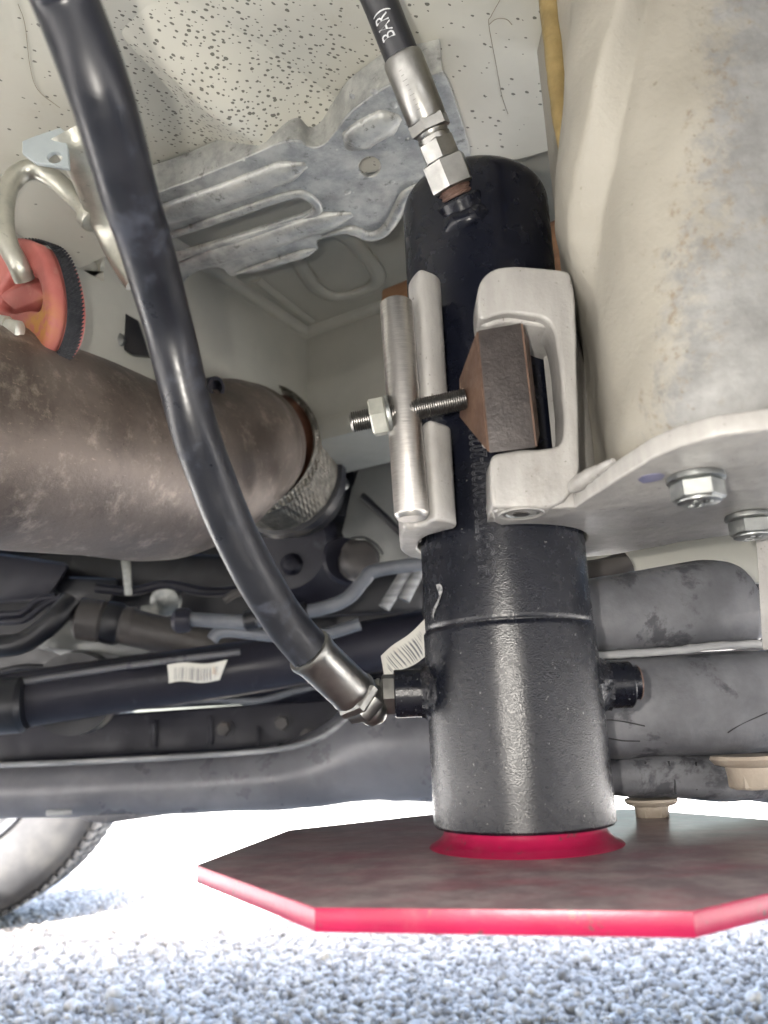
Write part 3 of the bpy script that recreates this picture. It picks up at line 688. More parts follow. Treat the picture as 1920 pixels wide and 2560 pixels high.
link('sawn_edge', mesh([q + nf * .0003 for q in rf] + [q - nf * .0004 for q in rf], [(0, 1, 2, 3), (7, 6, 5, 4), (0, 4, 5, 1), (1, 5, 6, 2), (2, 6, 7, 3), (3, 7, 4, 0)]), M_CUT, wd_, 0)

YBAR = .2805
b0_ = PY(1029, 1287, YBAR); b1_ = PY(990, 757, YBAR); bd = (b1_ - b0_); rb_ = .00635
bar = lathe([(rb_ * .80, -.0016), (rb_ * .985, 0), (rb_, .0004), (rb_, bd.length - .0007), (rb_ - .0007, bd.length)], b0_, bd, 56)
bt = thing('clamp_bar', 'bright turned steel round bar standing upright left of the black jack', 'steel bar', b0_)
link('bar_body', bar, M_STEEL, bt)
def thread(a, b, r, pitch):
    d = b - a; L = d.length; n = int(L / pitch); pr = []
    for i in range(n):
        pr += [(r * .83, i * pitch), (r, (i + .32) * pitch), (r, (i + .62) * pitch)]
    pr += [(r * .83, L - .0004), (r * .7, L)]
    return lathe(pr, a, d, 32)
ra, rb2 = PY(1165, 997, .2765), PY(876, 1057, .2805)
rd = thing('clamp_rod', 'threaded steel rod with hex nut passing through the upright steel bar', 'threaded rod', rb2)
link('rod', thread(ra, rb2, .0040, .00085), M_THREAD, rd)
RDn = (rb2 - ra).normalized(); npos = PY(968, 1040, .2795)
nb = ra + RDn * (npos - ra).dot(RDn)
nut = link('nut', hexme(nb, RDn, .0075, .0062, .30, .1), M_ZINCR, rd)
link('washer', lathe([(.0044, -.0016), (.0073, -.0016), (.0075, -.0010), (.0075, -.0002), (.0044, 0)], nb, RDn, 32), M_ZINC, nut)

# ================================================================== HOSES
h1 = thing('hydraulic_hose', 'black dusty hydraulic hose sweeping from top left to the lower jack port', 'hose', PY(880, 1728, .318))
hp = [(60, -260, .135), (110, -120, .145), (163, 0, .156), (256, 250, .170), (327, 500, .197), (360, 600, .210), (420, 814, .240), (478, 1045, .256), (540, 1225, .272), (617, 1396, .286), (700, 1535, .297), (778, 1632, .304)]
hw = catmull([PY(*q) for q in hp], 10)
link('rubber_tube', rough_me(sweep(hw, .00815, 28), .00025, 60), M_RUBBER, h1, 60)
fa_, fb_ = PY(772, 1626, .3035), PY(884, 1733, .318); fd = fb_ - fa_
link('ferrule', lathe([(.0084, .0), (.0092, .0004), (.0092, .0018), (.0090, .003)] + [(.0087, .006), (.0087, fd.length - .003), (.0090, fd.length - .0015), (.0084, fd.length)], fa_, fd, 40, .2), M_FITTING, h1)
link('ferrule_lip', lathe([(.0083, -.0004), (.0093, 0), (.0096, .0012), (.0093, .0026), (.0084, .003)], fa_, fd, 40), M_FITTING, h1)
fdn = fd.normalized(); xn = PY(951, 1738, AY).x
k1 = fb_ - fdn * .0005
link('crimp_hex', hexme(k1, fdn, .0100, .0046, .2, .25), M_FITTING, h1)
k2 = k1 + fdn * .0044
link('elbow_hex', hexme(k2, fdn, .0088, .0056, .45, .2), M_FITTING, h1)
el = [k2 + fdn * .003, k2 + fdn * .0085, V((xn - .004, AY, zport)), V((xn + .002, AY, zport)), V((xn + .006, AY, zport))]
link('elbow', sweep(catmull(el, 6), .0055, 20), M_FITTING, h1)
nx = link('swivel_nut', hexme(V((xl + .0006, AY, zport)), (-1, 0, 0), .0082, xl - xn, .26, .12), M_FITTING, h1)
link('nut_collar', lathe([(.0060, 0), (.0064, .0004), (.0064, .0014), (.0058, .0018)], V((xn + .0001, AY, zport)), (-1, 0, 0), 28), M_FITTING, nx)

h2 = thing('hydraulic_hose', 'clean black hydraulic hose with white print entering the top of the jack', 'hose', tpt(470))
def seg(ya, yb): a = tpt(ya); return a, (tpt(yb) - a).length
a, L = seg(494, 466); link('thread', rough_me(lathe([(.0070, 0), (.0074, .001), (.0066, .002), (.0074, .003), (.0066, .004), (.0072, L)], a, TD, 28), .0006, 400), M_RUSTTHREAD, h2)
a, L = seg(471, 400); link('adapter_hex', hexme(a, TD, .0100, L, .35, .05), M_FITTING, h2)
a, L = seg(402, 352); link('swivel_nut', hexme(a, TD, .0083, L, .55, .07), M_FITTING, h2)
a, L = seg(362, 318); link('neck', lathe([(.0072, 0), (.0072, L * .45), (.0066, L * .5), (.0070, L * .6), (.0070, L)], a, TD, 32), M_FITTING, h2)
a, L = seg(330, 298); link('crimp_hex', hexme(a, TD, .0090, L, .25, .09), M_FITTING, h2)
a, L = seg(303, 140); fe = link('ferrule', lathe([(.0083, 0), (.0086, .001), (.0086, L - .002), (.0082, L - .0005), (.0074, L)], a, TD, 40, .1), M_FITTING, h2)
link('crimp_lines', join([lathe([(.0088, 0), (.0088, .00022)], a + TD * (.003 + .0021 * i + .0006 * math.sin(i * 2.1)), TD, 40, caps=False) for i in range(0)] + [box(a + TD * (.004 + .0019 * i) + (frame(TD)[0] * math.cos(2.2) + frame(TD)[1] * math.sin(2.2)) * .0, (frame(TD)[0], frame(TD)[1], TD), (.00001, .00001, .00001)) for i in range(1)]), M_THREAD, fe) if False else None
a, L = seg(143, -10)
tube = [tpt(146), tpt(60), tpt(0), tpt(-60) + V((-.001, -.001, 0)), tpt(-140) + V((-.003, -.004, 0)), tpt(-260) + V((-.010, -.012, 0))]
link('rubber_tube', sweep(catmull(tube, 8), .0074, 32), M_RUBBER2, h2, 60)
u_, v_, d_ = frame(TD)
toc = (CAM - tpt(80)).normalized(); toc = (toc - TD * toc.dot(TD)).normalized(); side = TD.cross(toc)
tx = text_me('BAR)', .0088, extrude=.00003, spacing=1.0); st = tpt(106)
def wrap2(c):
    th = -(c.y - .0016) / .0074 - .10; rr = .0074 + .00012 + c.z
    s_ = side if side.x > 0 else -side
    return st + TD * (c.x * .62) + (toc * math.cos(th) + s_ * math.sin(th)) * rr
link('printed_text', map_me(tx, wrap2), M_WHITEPRINT, h2)
# scale marks rolled into the ferrule
fa2, fL = seg(303, 140); s_ = side if side.x > 0 else -side; mk = []
for i in range(9):
    q = fa2 + TD * (.004 + .0021 * i); th = -.15 - .02 * i
    w_ = .0022 if i % 3 == 0 else .0014
    mk.append(box(q + (toc * math.cos(th) + s_ * math.sin(th)) * .00855, (s_ * math.cos(th) - toc * math.sin(th), toc * math.cos(th) + s_ * math.sin(th), TD), (w_ / 2, .0001, .00012)))
link('scale_marks', join(mk), M_THREAD, fe)

#@@PART2
# ================================================================== GALVANISED STRAP
ZS = .708
def zs_(q): return PZ(q[0], q[1], ZS)
gs = thing('galvanised_strap', 'stamped galvanised steel strap with a long slot, bolted under the cream floor panel', 'strap', zs_((900, 450)))
so_ = [(330, 500), (440, 468), (560, 418), (640, 384), (700, 356), (745, 350), (775, 372), (805, 368), (832, 340), (868, 288), (920, 246), (985, 205), (1040, 196), (1105, 182), (1118, 196), (1150, 290), (1178, 385), (1172, 420), (1100, 445), (1030, 470), (1003, 508), (985, 545), (955, 580), (920, 590), (890, 578), (865, 576), (800, 598), (790, 606), (796, 628), (720, 650), (585, 692), (572, 690), (556, 668), (510, 672), (470, 690), (440, 740), (400, 740), (330, 690)]
slot = [(300, 640), (430, 596), (620, 528), (730, 494), (760, 498), (782, 516), (780, 530), (740, 545), (560, 600), (430, 640), (300, 690)]
slot = [(345, 622), (430, 594), (620, 528), (730, 494), (760, 498), (784, 515), (780, 529), (745, 543), (560, 600), (430, 640), (345, 666)]
eye = [(924 + 27 * math.cos(a) + 5 * math.sin(a), 418 + 25 * math.sin(a) - 6 * math.cos(a)) for a in np.linspace(0, 2 * PI, 28, endpoint=False)]
body = plate(chaikin([zs_(q) for q in so_], 1), (0, 0, 1), .0026, .0007, holes=[chaikin([zs_(q) for q in slot], 1), [zs_(q) for q in eye]])
link('strap_plate', body, M_GALV, gs)
def rib(name, pts, r, fl, z=ZS):
    w_ = catmull([PZ(a, b, z) for a, b in pts], 6); n = len(w_)
    rr = [r * min(1, .25 + 4 * i / n, .25 + 4 * (n - 1 - i) / n) for i in range(n)]
    link(name, sweep(w_, rr, 16, True, (fl, 1), (0, 0, 1)), M_GALV, gs, 70)
rib('pressed_rib', [(340, 560), (450, 522), (600, 470), (700, 432), (765, 412)], .0088, .55)
rib('pressed_rib', [(420, 676), (560, 632), (700, 588), (800, 556), (880, 535)], .0088, .55)
rib('pressed_rib', [(872, 372), (905, 338), (950, 312), (1000, 292)], .0095, .5)
rib('slot_lip', [(350, 612), (430, 586), (620, 520), (730, 485), (765, 488), (793, 512), (788, 532), (750, 552)], .0032, .8)
rib('slot_lip', [(760, 548), (560, 606), (430, 648), (350, 672)], .0026, .8)
# turned-up flange along the near edge, and a rolled far edge
def flange(u, v):
    pts = flange.p; f = u * (len(pts) - 1); i = min(int(f), len(pts) - 2); p = pts[i].lerp(pts[i + 1], f - i)
    return p + V((0, 0, .0005 + v * (.0200)))
flange.p = catmull([zs_(q) for q in ((330, 500), (440, 468), (560, 418), (640, 384), (700, 356), (745, 350), (775, 372), (805, 368), (832, 340), (868, 288), (920, 246), (985, 205), (1040, 196), (1105, 182))], 5)
link('upturned_flange', sheet(60, 5, flange, .0022), M_GALV, gs, 60)
rib('rolled_edge', [(1100, 448), (1030, 472), (1003, 508), (985, 545), (955, 580), (920, 588), (890, 576), (862, 574), (805, 592)], .0040, .9)
rib('rolled_edge', [(790, 622), (720, 644), (590, 684)], .0036, .9)
wsp = [zs_((x, y)) for x, y in ((880, 240), (935, 230), (985, 262), (1020, 350), (980, 455), (870, 480), (780, 560), (640, 590), (515, 640), (610, 400), (470, 655))]
for i, p in enumerate(wsp):
    me = lathe([(.0016 + .0006 * (i % 3), -.0002), (.0014, .0004), (.0003, .0007)], p, (0, 0, -1), 10)
    link('corrosion_blister', rough_me(me, .0006, 500, i), M_GALV, gs, 60)

# ================================================================== HANGER BRACKET, HOOK, RED HANGER
hb = thing('hanger_bracket', 'small blue-grey folded bracket with a round hole at the upper left', 'bracket', PY(150, 330, .42))
tab = [PY(*q, .352) for q in ((55, 352), (90, 338), (150, 318), (165, 330), (172, 420), (130, 412), (88, 406), (55, 382))]
hole = [PY(136 + 19 * math.cos(a), 393 + 14 * math.sin(a), .352) for a in np.linspace(0, 2 * PI, 20, endpoint=False)]
tab = [V((p.x, .352, p.z)) for p in tab]; hole = [V((p.x, .352, p.z)) for p in hole]
link('tab', plate(tab, (0, 1, 0), .003, .0006, holes=[hole]), M_BLUEGREY, hb)
arm = catmull([PY(*q) for q in ((160, 330, .352), (190, 380, .360), (225, 450, .380), (262, 540, .402), (300, 620, .410), (350, 700, .41))], 6)
link('arm', sweep(arm, .0098, 20, True, (1, .5), (1, 0, 0)), M_GALVROD, hb, 60)
hk = thing('hanger_hook', 'bent galvanised rod hook running into the red rubber hanger', 'hook', PY(45, 660, .40))
hkp = catmull([PY(*q) for q in ((236, 548, .404), (192, 500, .404), (140, 452, .402), (90, 424, .400), (46, 436, .398), (16, 480, .396), (8, 545, .395), (20, 610, .395), (47, 665, .398), (62, 700, .404))], 8)
link('rod', rough_me(sweep(hkp, .0058, 24), .0003, 120), M_GALVROD, hk, 60)
link('end_collar', lathe([(.0055, -.001), (.0078, 0), (.0082, .002), (.0080, .006), (.006, .0075)], PY(236, 552, .404), (PY(205, 515, .404) - PY(236, 552, .404)), 28), M_GALVROD, hk)

rh = thing('exhaust_hanger', 'red rubber exhaust hanger with a black webbing strap round its rim', 'exhaust hanger', PY(60, 900, .40))
ol = [(-130, 735), (-105, 655), (-60, 612), (0, 592), (48, 590), (84, 602), (108, 640), (124, 700), (130, 760), (124, 820), (106, 868), (74, 905), (10, 930), (-80, 915), (-125, 840)]
nr = V((-.62, -.76, -.10)).normalized(); c0_ = PY(60, 760, .405)
def onpl(q, off=0.0):
    d = ray(*q); t = (c0_ - CAM).dot(nr) / d.dot(nr); return CAM + d * t - nr * off
olw = chaikin([onpl(q) for q in ol], 2)
inn = [(-2, 722), (32, 672), (66, 668), (92, 696), (104, 745), (96, 780), (64, 772), (25, 786), (-12, 768)]
lowin = [(40, 830), (95, 800), (125, 830), (110, 870), (60, 880)]
link('front_body', rough_me(plate(olw, -nr, .010, .0035, holes=[chaikin([onpl(q) for q in inn], 2)], res=3), .0006, 80), M_RED, rh, 60)
mid = sum(olw, V()) / len(olw)
link('rear_body', plate([mid + (p - mid) * .965 - nr * .0095 for p in olw], -nr, .013, .003, res=3), M_RED, rh, 60)
rr_ = [(168, 640), (190, 650), (214, 700), (224, 790), (222, 850), (205, 898), (170, 900), (150, 800)]
0 and link('rear_lobe', hull([onpl(q, .022) for q in rr_] + [onpl(q, .030) for q in rr_], .003), M_RED, rh, 60)
rid = [onpl(q, .002) for q in ((-12, 735), (61, 706), (104, 742), (26, 772))] + [onpl(q, .011) for q in ((-12, 690), (61, 676), (108, 720), (26, 795))]
link('centre_ridge', hull(rid, .001), M_RED, rh)
# webbing strap: a woven band built from many small raised cords
band = [mid + (p - mid) * 1.015 for p in olw]; nb_ = len(band); vs_ = []; fs = []
for p in band:
    for k in range(5):
        vs_.append(p - nr * (.0085 + .0090 * k / 4) + (p - mid).normalized() * (.0012 if 0 < k < 4 else .0003))
for i in range(nb_):
    for k in range(4): a, b = i * 5 + k, ((i + 1) % nb_) * 5 + k; fs.append((a, b, b + 1, a + 1))
ws = link('webbing_strap', mesh(vs_, fs), M_WEBBING, rh, 60)
cords = []
fine = catmull(band, 3, True)
for i in range(0, len(fine), 1):
    p = fine[i]; o_ = (p - mid).normalized()
    for k in range(4):
        q = p - nr * (.0096 + .0023 * k + (.0008 if i % 2 else 0)) + o_ * .0013
        cords.append(lathe([(.0004, -.0009), (.0006, 0), (.0004, .0009)], q, (nr + (fine[(i + 1) % len(fine)] - p).normalized() * .8), 5))
link('weave', join(cords), M_WEBBING, ws, 60)
bs = PY(-30, 810, .385); be = PY(50, 826, .385)
link('stud', lathe([(.0062, 0), (.0062, .011), (.0050, .0112), (.0050, (be - bs).length), (.0042, (be - bs).length + .0005)], bs, be - bs, 24), M_ZINCR, rh)

# ================================================================== EXHAUST
ex = thing('exhaust_silencer', 'large brown heat-stained exhaust canister at the left with a rounded end', 'exhaust', PY(300, 1400, .5))
ep = [(-420, 1010, .36, .072), (-200, 1060, .40, .070), (0, 1094, .437, .0655), (220, 1145, .500, .0645), (380, 1182, .560, .0645), (450, 1180, .600, .065), (515, 1155, .635, .066), (570, 1126, .665, .063), (610, 1115, .70, .057)]
ew = catmull([PY(*q[:3]) for q in ep], 8); erad = [interp(i / (len(ew) - 1) * (len(ep) - 1), range(len(ep)), [q[3] for q in ep]) for i in range(len(ew))]
link('canister', rough_me(sweep(ew, erad, 48), .0012, 22), M_EXH, ex, 60)
ss = catmull([PY(*q) for q in ((-60, 880, .40), (100, 905, .425), (250, 950, .465), (390, 1010, .525), (440, 1035, .545))], 6)
link('lap_seam', rough_me(sweep(ss, .0035, 8, True, (.5, 1)), .0006, 90), M_EXH, ex, 60)
T_ = (ew[-1] - ew[-5]).normalized()
link('end_rim', lathe([(.0580, -.010), (.0592, -.006), (.0590, .002), (.054, .003), (.053, -.002)], ew[-1], T_, 48, caps=False), M_EXH, ex)
link('pipe_mouth', lathe([(.050, 0), (.0485, .03), (.050, .06)], ew[-1], T_ + V((.25, 0, -.05)), 40), M_EXHIN, ex)
sa = PY(505, 974, .592); sb_ = PY(572, 962, .572)
link('sensor_boss', lathe([(.0085, 0), (.0085, .018), (.0078, .0185), (.0056, .0185), (.0054, .012)], sa, sb_ - sa, 28), M_DARKMETAL, ex)
for pts in ([(120, 1405, .47), (200, 1372, .45), (250, 1352, .445), (285, 1350, .45), (270, 1366, .452), (200, 1395, .46)],):
    pass
fx = thing('flex_pipe', 'corrugated braided steel flexible pipe joined to the brown exhaust end', 'flex pipe', PY(760, 1300, .8))
f0 = ew[-1] + T_ * .018; fdir = (PY(745, 1225, .86) - f0).normalized()
prof = []
for i in range(26):
    prof += [(.0600 + .0018 * (i % 2) + (.004 if i < 2 else 0), i * .0035)]
link('braid', lathe(prof, f0, fdir, 72, caps=False), M_BRAID, fx, 60)
for k in range(3): link('braid_ring', lathe([(.0628, 0), (.0652, .0016), (.0628, .0032)], f0 + fdir * (.002 + k * .0068), fdir, 64, caps=False), M_BRAID, fx, 60)
link('end_clamp', lathe([(.058, 0), (.066, .002), (.067, .016), (.060, .02), (.055, .06)], f0 + fdir * .088, fdir, 40), M_DARK, fx)

# ================================================================== BEHIND THE EXHAUST
def bar_(name, pts, r, m, parent=None, n=14, fl=(1, 1), rf=None, sm=6):
    return link(name, sweep(catmull([PY(*q) for q in pts], sm), r, n, True, fl, rf), m, parent, 60)
def slab(name, quad, Y0, Y1, m, parent=None, bev=.004):
    return link(name, hull([PY(x, y, Y0) for x, y in quad] + [PY(x, y, Y1) for x, y in quad], bev), m, parent)
bh = box((-.1, 1.22, .655), XYZ, (1.28, .02, .2), .01)  # dark backing added to block the sunlit ground and horizon
tag(link('blackout', bh, M_DARK), 'dark bulkhead sheet added to block the bright ground far behind all the pipes', 'blackout')
hs = thing('hanger_plate', 'black cut steel plate with a rivet, behind the red hanger', 'plate', PY(300, 880, .55))
hq = [(205, 765), (282, 765), (345, 800), (372, 888), (330, 884), (300, 868), (260, 845), (270, 800), (205, 788)]
hq = [PY(x, y, .55) for x, y in hq]; hq = [V((p.x, .55, p.z)) for p in hq]
link('plate_body', plate(hq, (0, 1, 0), .006, .001), M_DARK, hs)
link('rivet', lathe([(.0065, 0), (.006, .003), (.002, .0045)], PY(293, 853, .549), (0, -1, 0), 20), M_ZINC, hs)
pp = thing('tail_pipe', 'dull brown pipe curving away behind the black hanger plate', 'pipe', PY(330, 950, .62))
bar_('pipe_body', [(215, 800, .60), (245, 870, .60), (290, 915, .61), (350, 940, .63), (420, 970, .66)], .013, M_SHAFT, pp)
link('pipe_flange', lathe([(.019, 0), (.019, .006)], PY(330, 930, .62), PY(420, 970, .66) - PY(330, 930, .62), 24), M_SHAFT, pp)

gb = thing('gearbox', 'black gearbox casing with ribs and bolts right of the braided flexible pipe', 'gearbox', PY(860, 1400, .95))
link('casing', rough_me(hull([PY(*q) for q in ((690, 1240, .93), (720, 1400, .93), (850, 1445, .90), (960, 1400, .95), (1000, 1060, 1.0), (870, 1090, .97), (840, 1180, .93), (690, 1240, 1.15), (850, 1445, 1.15), (1000, 1060, 1.15))], .012, 3), .004, 25), M_DARK, gb, 60)
link('output_flange', lathe([(.075, 0), (.080, .008), (.080, .03), (.066, .04), (.05, .07)], PY(760, 1380, .98), (PY(690, 1360, .88) - PY(760, 1380, .98)), 36), M_DARKMETAL, gb)
for k, (x, y) in enumerate(((846, 1215), (835, 1122), (905, 1120), (730, 1412))):
    link('casing_bolt', lathe([(.013, 0), (.013, .006), (.008, .012), (.004, .013)], PY(x, y, .915), (.05, -1, -.1), 20), M_ZINC if k == 0 else M_DARKMETAL, gb)
for pts in ([(850, 1090, .93), (900, 1150, .92), (910, 1210, .92)], [(930, 1060, .96), (880, 1180, .93), (850, 1300, .91)]):
    bar_('casing_rib', pts, .012, M_DARK, gb)
hsd = thing('heat_shield', 'smooth grey heat shield sheet behind the lower end of the steel bar', 'heat shield', PY(930, 1330, .88))
slab('shield_sheet', ((915, 1130), (1100, 1080), (1100, 1400), (900, 1430), (855, 1330), (880, 1220)), .90, .905, M_GREYSTEEL, hsd, .002)
bar_('shield_fold', [(905, 1238, .895), (960, 1290, .893), (1010, 1340, .89)], .004, M_DARK, hsd)
bar_('shield_bead', [(862, 1360, .885), (905, 1352, .883), (935, 1368, .882), (950, 1390, .884)], .010, M_ZINC, hsd, fl=(.5, 1))
uj = thing('drive_joint', 'small rusty brown drive joint low behind the braided pipe', 'joint', PY(890, 1400, .86))
link('joint_body', rough_me(lathe([(.016, 0), (.022, .006), (.022, .02), (.014, .026)], PY(890, 1412, .87), (.3, -1, .2), 24), .002, 90), M_SHAFT, uj, 60)
link('joint_ring', lathe([(.026, 0), (.028, .004), (.026, .008)], PY(858, 1405, .875), (.6, -1, .1), 28), M_DARKMETAL, uj)

# pipes and bars crossing the middle
p1 = thing('coolant_pipe', 'grey bent pipe rising to the right towards the black jack', 'pipe', PY(760, 1530, .80))
bar_('pipe_body', [(470, 1548, .80), (560, 1553, .80), (640, 1552, .80), (800, 1522, .80), (870, 1495, .80), (910, 1450, .80), (945, 1425, .80), (1100, 1405, .80)], .0072, M_PIPE, p1, sm=8)
link('end_fitting', lathe([(.010, 0), (.0125, .004), (.0125, .014), (.009, .018)], PY(478, 1550, .80), (-1, 0, 0), 20), M_DARKMETAL, p1)
p2 = bar_('fuel_pipe', [(530, 1600, .82), (545, 1583, .82), (580, 1578, .82), (690, 1590, .82), (800, 1588, .82), (900, 1560, .82)], .0065, M_PIPE)
tag(p2, 'short pale grey pipe below the bent grey pipe', 'pipe')
st1 = bar_('brake_line', [(960, 1520, .86), (1000, 1455, .86), (1050, 1370, .86)], .0065, M_SEAMWORN); tag(st1, 'thin pale line rising steeply beside the jack, left one of two', 'pipe')
st2 = bar_('brake_line', [(1010, 1500, .86), (1040, 1440, .86), (1075, 1370, .86)], .0065, M_SEAMWORN); tag(st2, 'thin pale line rising steeply beside the jack, right one of two', 'pipe')
sh = thing('drive_shaft', 'brown-grey drive shaft lying behind the dusty hose', 'drive shaft', PY(500, 1620, .95))
bar_('shaft_tube', [(280, 1555, .93), (420, 1590, .94), (600, 1625, .95), (900, 1640, .95), (1060, 1600, .95)], .0215, M_SHAFT, sh, 20)
link('shaft_joint', rough_me(lathe([(.014, 0), (.024, .006), (.024, .03), (.018, .036), (.018, .05), (.022, .055), (.022, .066)], PY(185, 1545, .92), PY(300, 1560, .93) - PY(185, 1545, .92), 24), .0015, 60), M_SHAFT, sh)
link('boot_clamp', lathe([(.024, 0), (.025, .004), (.025, .016), (.023, .02)], PY(262, 1553, .93), PY(400, 1585, .94) - PY(262, 1553, .93), 24), M_DARK, sh)
xm = thing('upper_crossmember', 'black upper crossmember running level below the brown exhaust', 'crossmember', PY(500, 1480, 1.1))
slab('member_body', ((-150, 1370), (250, 1395), (700, 1430), (1060, 1400), (1060, 1530), (500, 1560), (330, 1500), (-150, 1470)), 1.08, 1.16, M_DARK, xm, .008)
slab('mount_block', ((130, 1440), (300, 1445), (270, 1525), (150, 1515)), 1.00, 1.09, M_DARK, xm, .008)
slab('side_cover', ((-150, 1360), (180, 1410), (120, 1500), (-150, 1520)), .98, 1.07, M_DARKMETAL, xm, .01)
tb = slab('metal_tab', ((302, 1395), (326, 1395), (331, 1488), (312, 1488)), .98, .985, M_ZINC, None, .001); tag(tb, 'narrow bare metal tab hanging straight down under the brown exhaust', 'metal tab')
wv = slab('bright_bracket', ((352, 1515), (395, 1508), (402, 1570), (346, 1555)), .97, .99, M_ZINC, None, .002); tag(wv, 'small bright bracket plate above the brown-grey drive shaft', 'bracket')
cap = link('dome_cap', lathe([(.02, 0), (.018, .006), (.008, .010)], PY(415, 1502, 1.0), (0, -1, -.4), 24), M_ZINC); tag(cap, 'low shiny dome cap above the small bright bracket plate', 'cap')
gp = thing('under_cover', 'pale grey flat cover with a bright front lip at the left', 'cover', PY(230, 1640, .98))
slab('cover_sheet', ((60, 1610), (140, 1545), (340, 1590), (380, 1630), (290, 1648), (110, 1625)), .97, 1.0, M_GREYSTEEL, gp, .003)
slab('cover_lip', ((112, 1617), (300, 1640), (285, 1650), (160, 1643), (140, 1632)), .955, .965, M_SEAMWORN, gp, .002)
gh = bar_('rubber_pipe', [(-40, 1615, .9), (40, 1612, .9), (95, 1585, .9), (140, 1545, .9), (180, 1500, .91)], .0125, M_DARK); tag(gh, 'thick black rubber pipe curving up at the left edge', 'pipe')
for k, (dy, lab) in enumerate(((0, 'upper of two thin black lines bent in parallel at the left edge'), (18, 'lower of two thin black lines bent in parallel at the left edge'))):
    o = bar_('thin_line', [(-40, 1535 + dy, .93), (40, 1535 + dy, .93), (65 + dy * .4, 1525 + dy, .93), (95 + dy, 1500 + dy * .6, .93), (140 + dy, 1492, .93)], .0042, M_DARKMETAL); tag(o, lab, 'pipe')
link_bar = thing('stabiliser_bar', 'long black stabiliser bar with a paper tag, rising to the right', 'stabiliser bar', PY(400, 1720, .9))
bar_('bar_body', [(-80, 1775, .86), (60, 1748, .87), (300, 1712, .89), (600, 1670, .91), (900, 1620, .93), (1060, 1590, .94)], [.026] * 31, M_DARKMETAL, link_bar, 20, (1.15, 1))
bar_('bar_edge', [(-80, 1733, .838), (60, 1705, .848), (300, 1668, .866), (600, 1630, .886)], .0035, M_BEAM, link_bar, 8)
link('end_bush', lathe([(.026, 0), (.029, .006), (.029, .05), (.025, .055)], PY(-70, 1772, .85), (1, .1, .05), 28), M_DARK, link_bar)
lv = slab('front_panel', ((60, 1740), (260, 1745), (250, 1800), (60, 1800)), 1.02, 1.03, M_GREYSTEEL, None, .002); tag(lv, 'pale panel seen in the gap under the stabiliser bar at the left', 'panel')
bump = link('rubber_bush', lathe([(.045, 0), (.048, .01), (.046, .04)], PY(205, 1730, .955), (.1, -1, -.1), 32), M_DARK); tag(bump, 'round black rubber bush half below the stabiliser bar', 'bush')
# paper tags
def tagmesh(quad, Y, cols=24, rows=6, wob=.003):
    A, B, C_, D = [PY(*q) for q in quad]; dat = []
    def fn(u, v):
        p = A.lerp(B, u).lerp(D.lerp(C_, u), v); dat.append(1.0 if .12 < u < .9 and .25 < v < .85 else 0.0)
        return p + V((0, wob * math.sin(u * 5 + v * 2), wob * .5 * math.sin(u * 7)))
    me = sheet(cols, rows, fn); at = me.attributes.new('bars', 'FLOAT', 'POINT'); at.data.foreach_set('value', dat)
    return me, (B - A).normalized()
me, dx = tagmesh(((418, 1662, .855), (570, 1652, .858), (548, 1702, .857), (420, 1708, .855)), .85)
tg = link('barcode_tag', me, m_tag('barcode_paper', dx), None, 60); tag(tg, 'torn white paper barcode tag stuck to the stabiliser bar', 'paper tag')
me, dx = tagmesh(((958, 1690, .40), (1058, 1555, .44), (1068, 1622, .44), (985, 1692, .40)), .42, wob=.001)
me, dx = tagmesh(((952, 1640, .46), (1062, 1550, .47), (1068, 1640, .47), (962, 1700, .46)), .42, wob=.0015)
tg = link('barcode_tag', me, m_tag('barcode_paper_white', dx), None, 60); tag(tg, 'clean white paper barcode tag tucked behind the lower hose fitting', 'paper tag')

# lower crossmember and axle beam
lc = thing('lower_crossmember', 'blue-black lower crossmember with square holes above the axle beam', 'crossmember', PY(400, 1850, 1.12))
quad = [(-150, 1800), (200, 1790), (850, 1745), (1080, 1700), (1080, 1900), (850, 1890), (-150, 1935)]
qq = [PY(x, y, 1.12) for x, y in quad]; qq = [V((p.x, 1.12, p.z)) for p in qq]
link('member_web', plate(qq, (0, 1, 0), .05, .004), M_DARKMETAL, lc)
link('member_top', hull([PY(x, y, Y) for x, y, Y in ((-150, 1775, 1.06), (260, 1752, 1.06), (850, 1712, 1.06), (1080, 1680, 1.06), (-150, 1802, 1.12), (850, 1750, 1.12), (1080, 1704, 1.12))], .003), M_DARKMETAL, lc)
for (a, b, c, d_) in ((270, 1758, 325, 1775), (342, 1748, 398, 1766)):
    slab('hole_patch', ((a, b), (c, b - 5), (c, d_ - 5), (a, d_)), 1.052, 1.068, M_DARK, lc, .001)  # solid dark slabs stand in for the shade inside the holes
for x, y, wd in ((380, 1800, 5), (520, 1790, 6), (640, 1815, 5), (810, 1830, 5)):
    slab('web_rib', ((x, y), (x + wd * 2, y), (x + wd * 2, y + 70), (x, y + 72)), 1.114, 1.121, M_DARKMETAL, lc, .001)
ab = thing('axle_beam', 'grey dusty, haze-lightened axle beam running level above the bright ground', 'axle beam', PY(400, 2000, 1.05))
bp = [(-260, 1985, 1.10, 66), (0, 1979, 1.08, 66), (300, 1965, 1.06, 68), (600, 1950, 1.04, 72), (740, 1936, 1.03, 78), (850, 1905, 1.02, 98), (950, 1868, 1.01, 128), (1060, 1845, 1.0, 145), (1250, 1840, 1.0, 150)]
bw = catmull([PY(*q[:3]) for q in bp], 7); brd = [interp(i / (len(bw) - 1) * (len(bp) - 1), range(len(bp)), [q[3] * .00051 for q in bp]) for i in range(len(bw))]
link('beam_body', rough_me(sweep(bw, brd, 32), .0025, 12), M_BEAM, ab, 60)
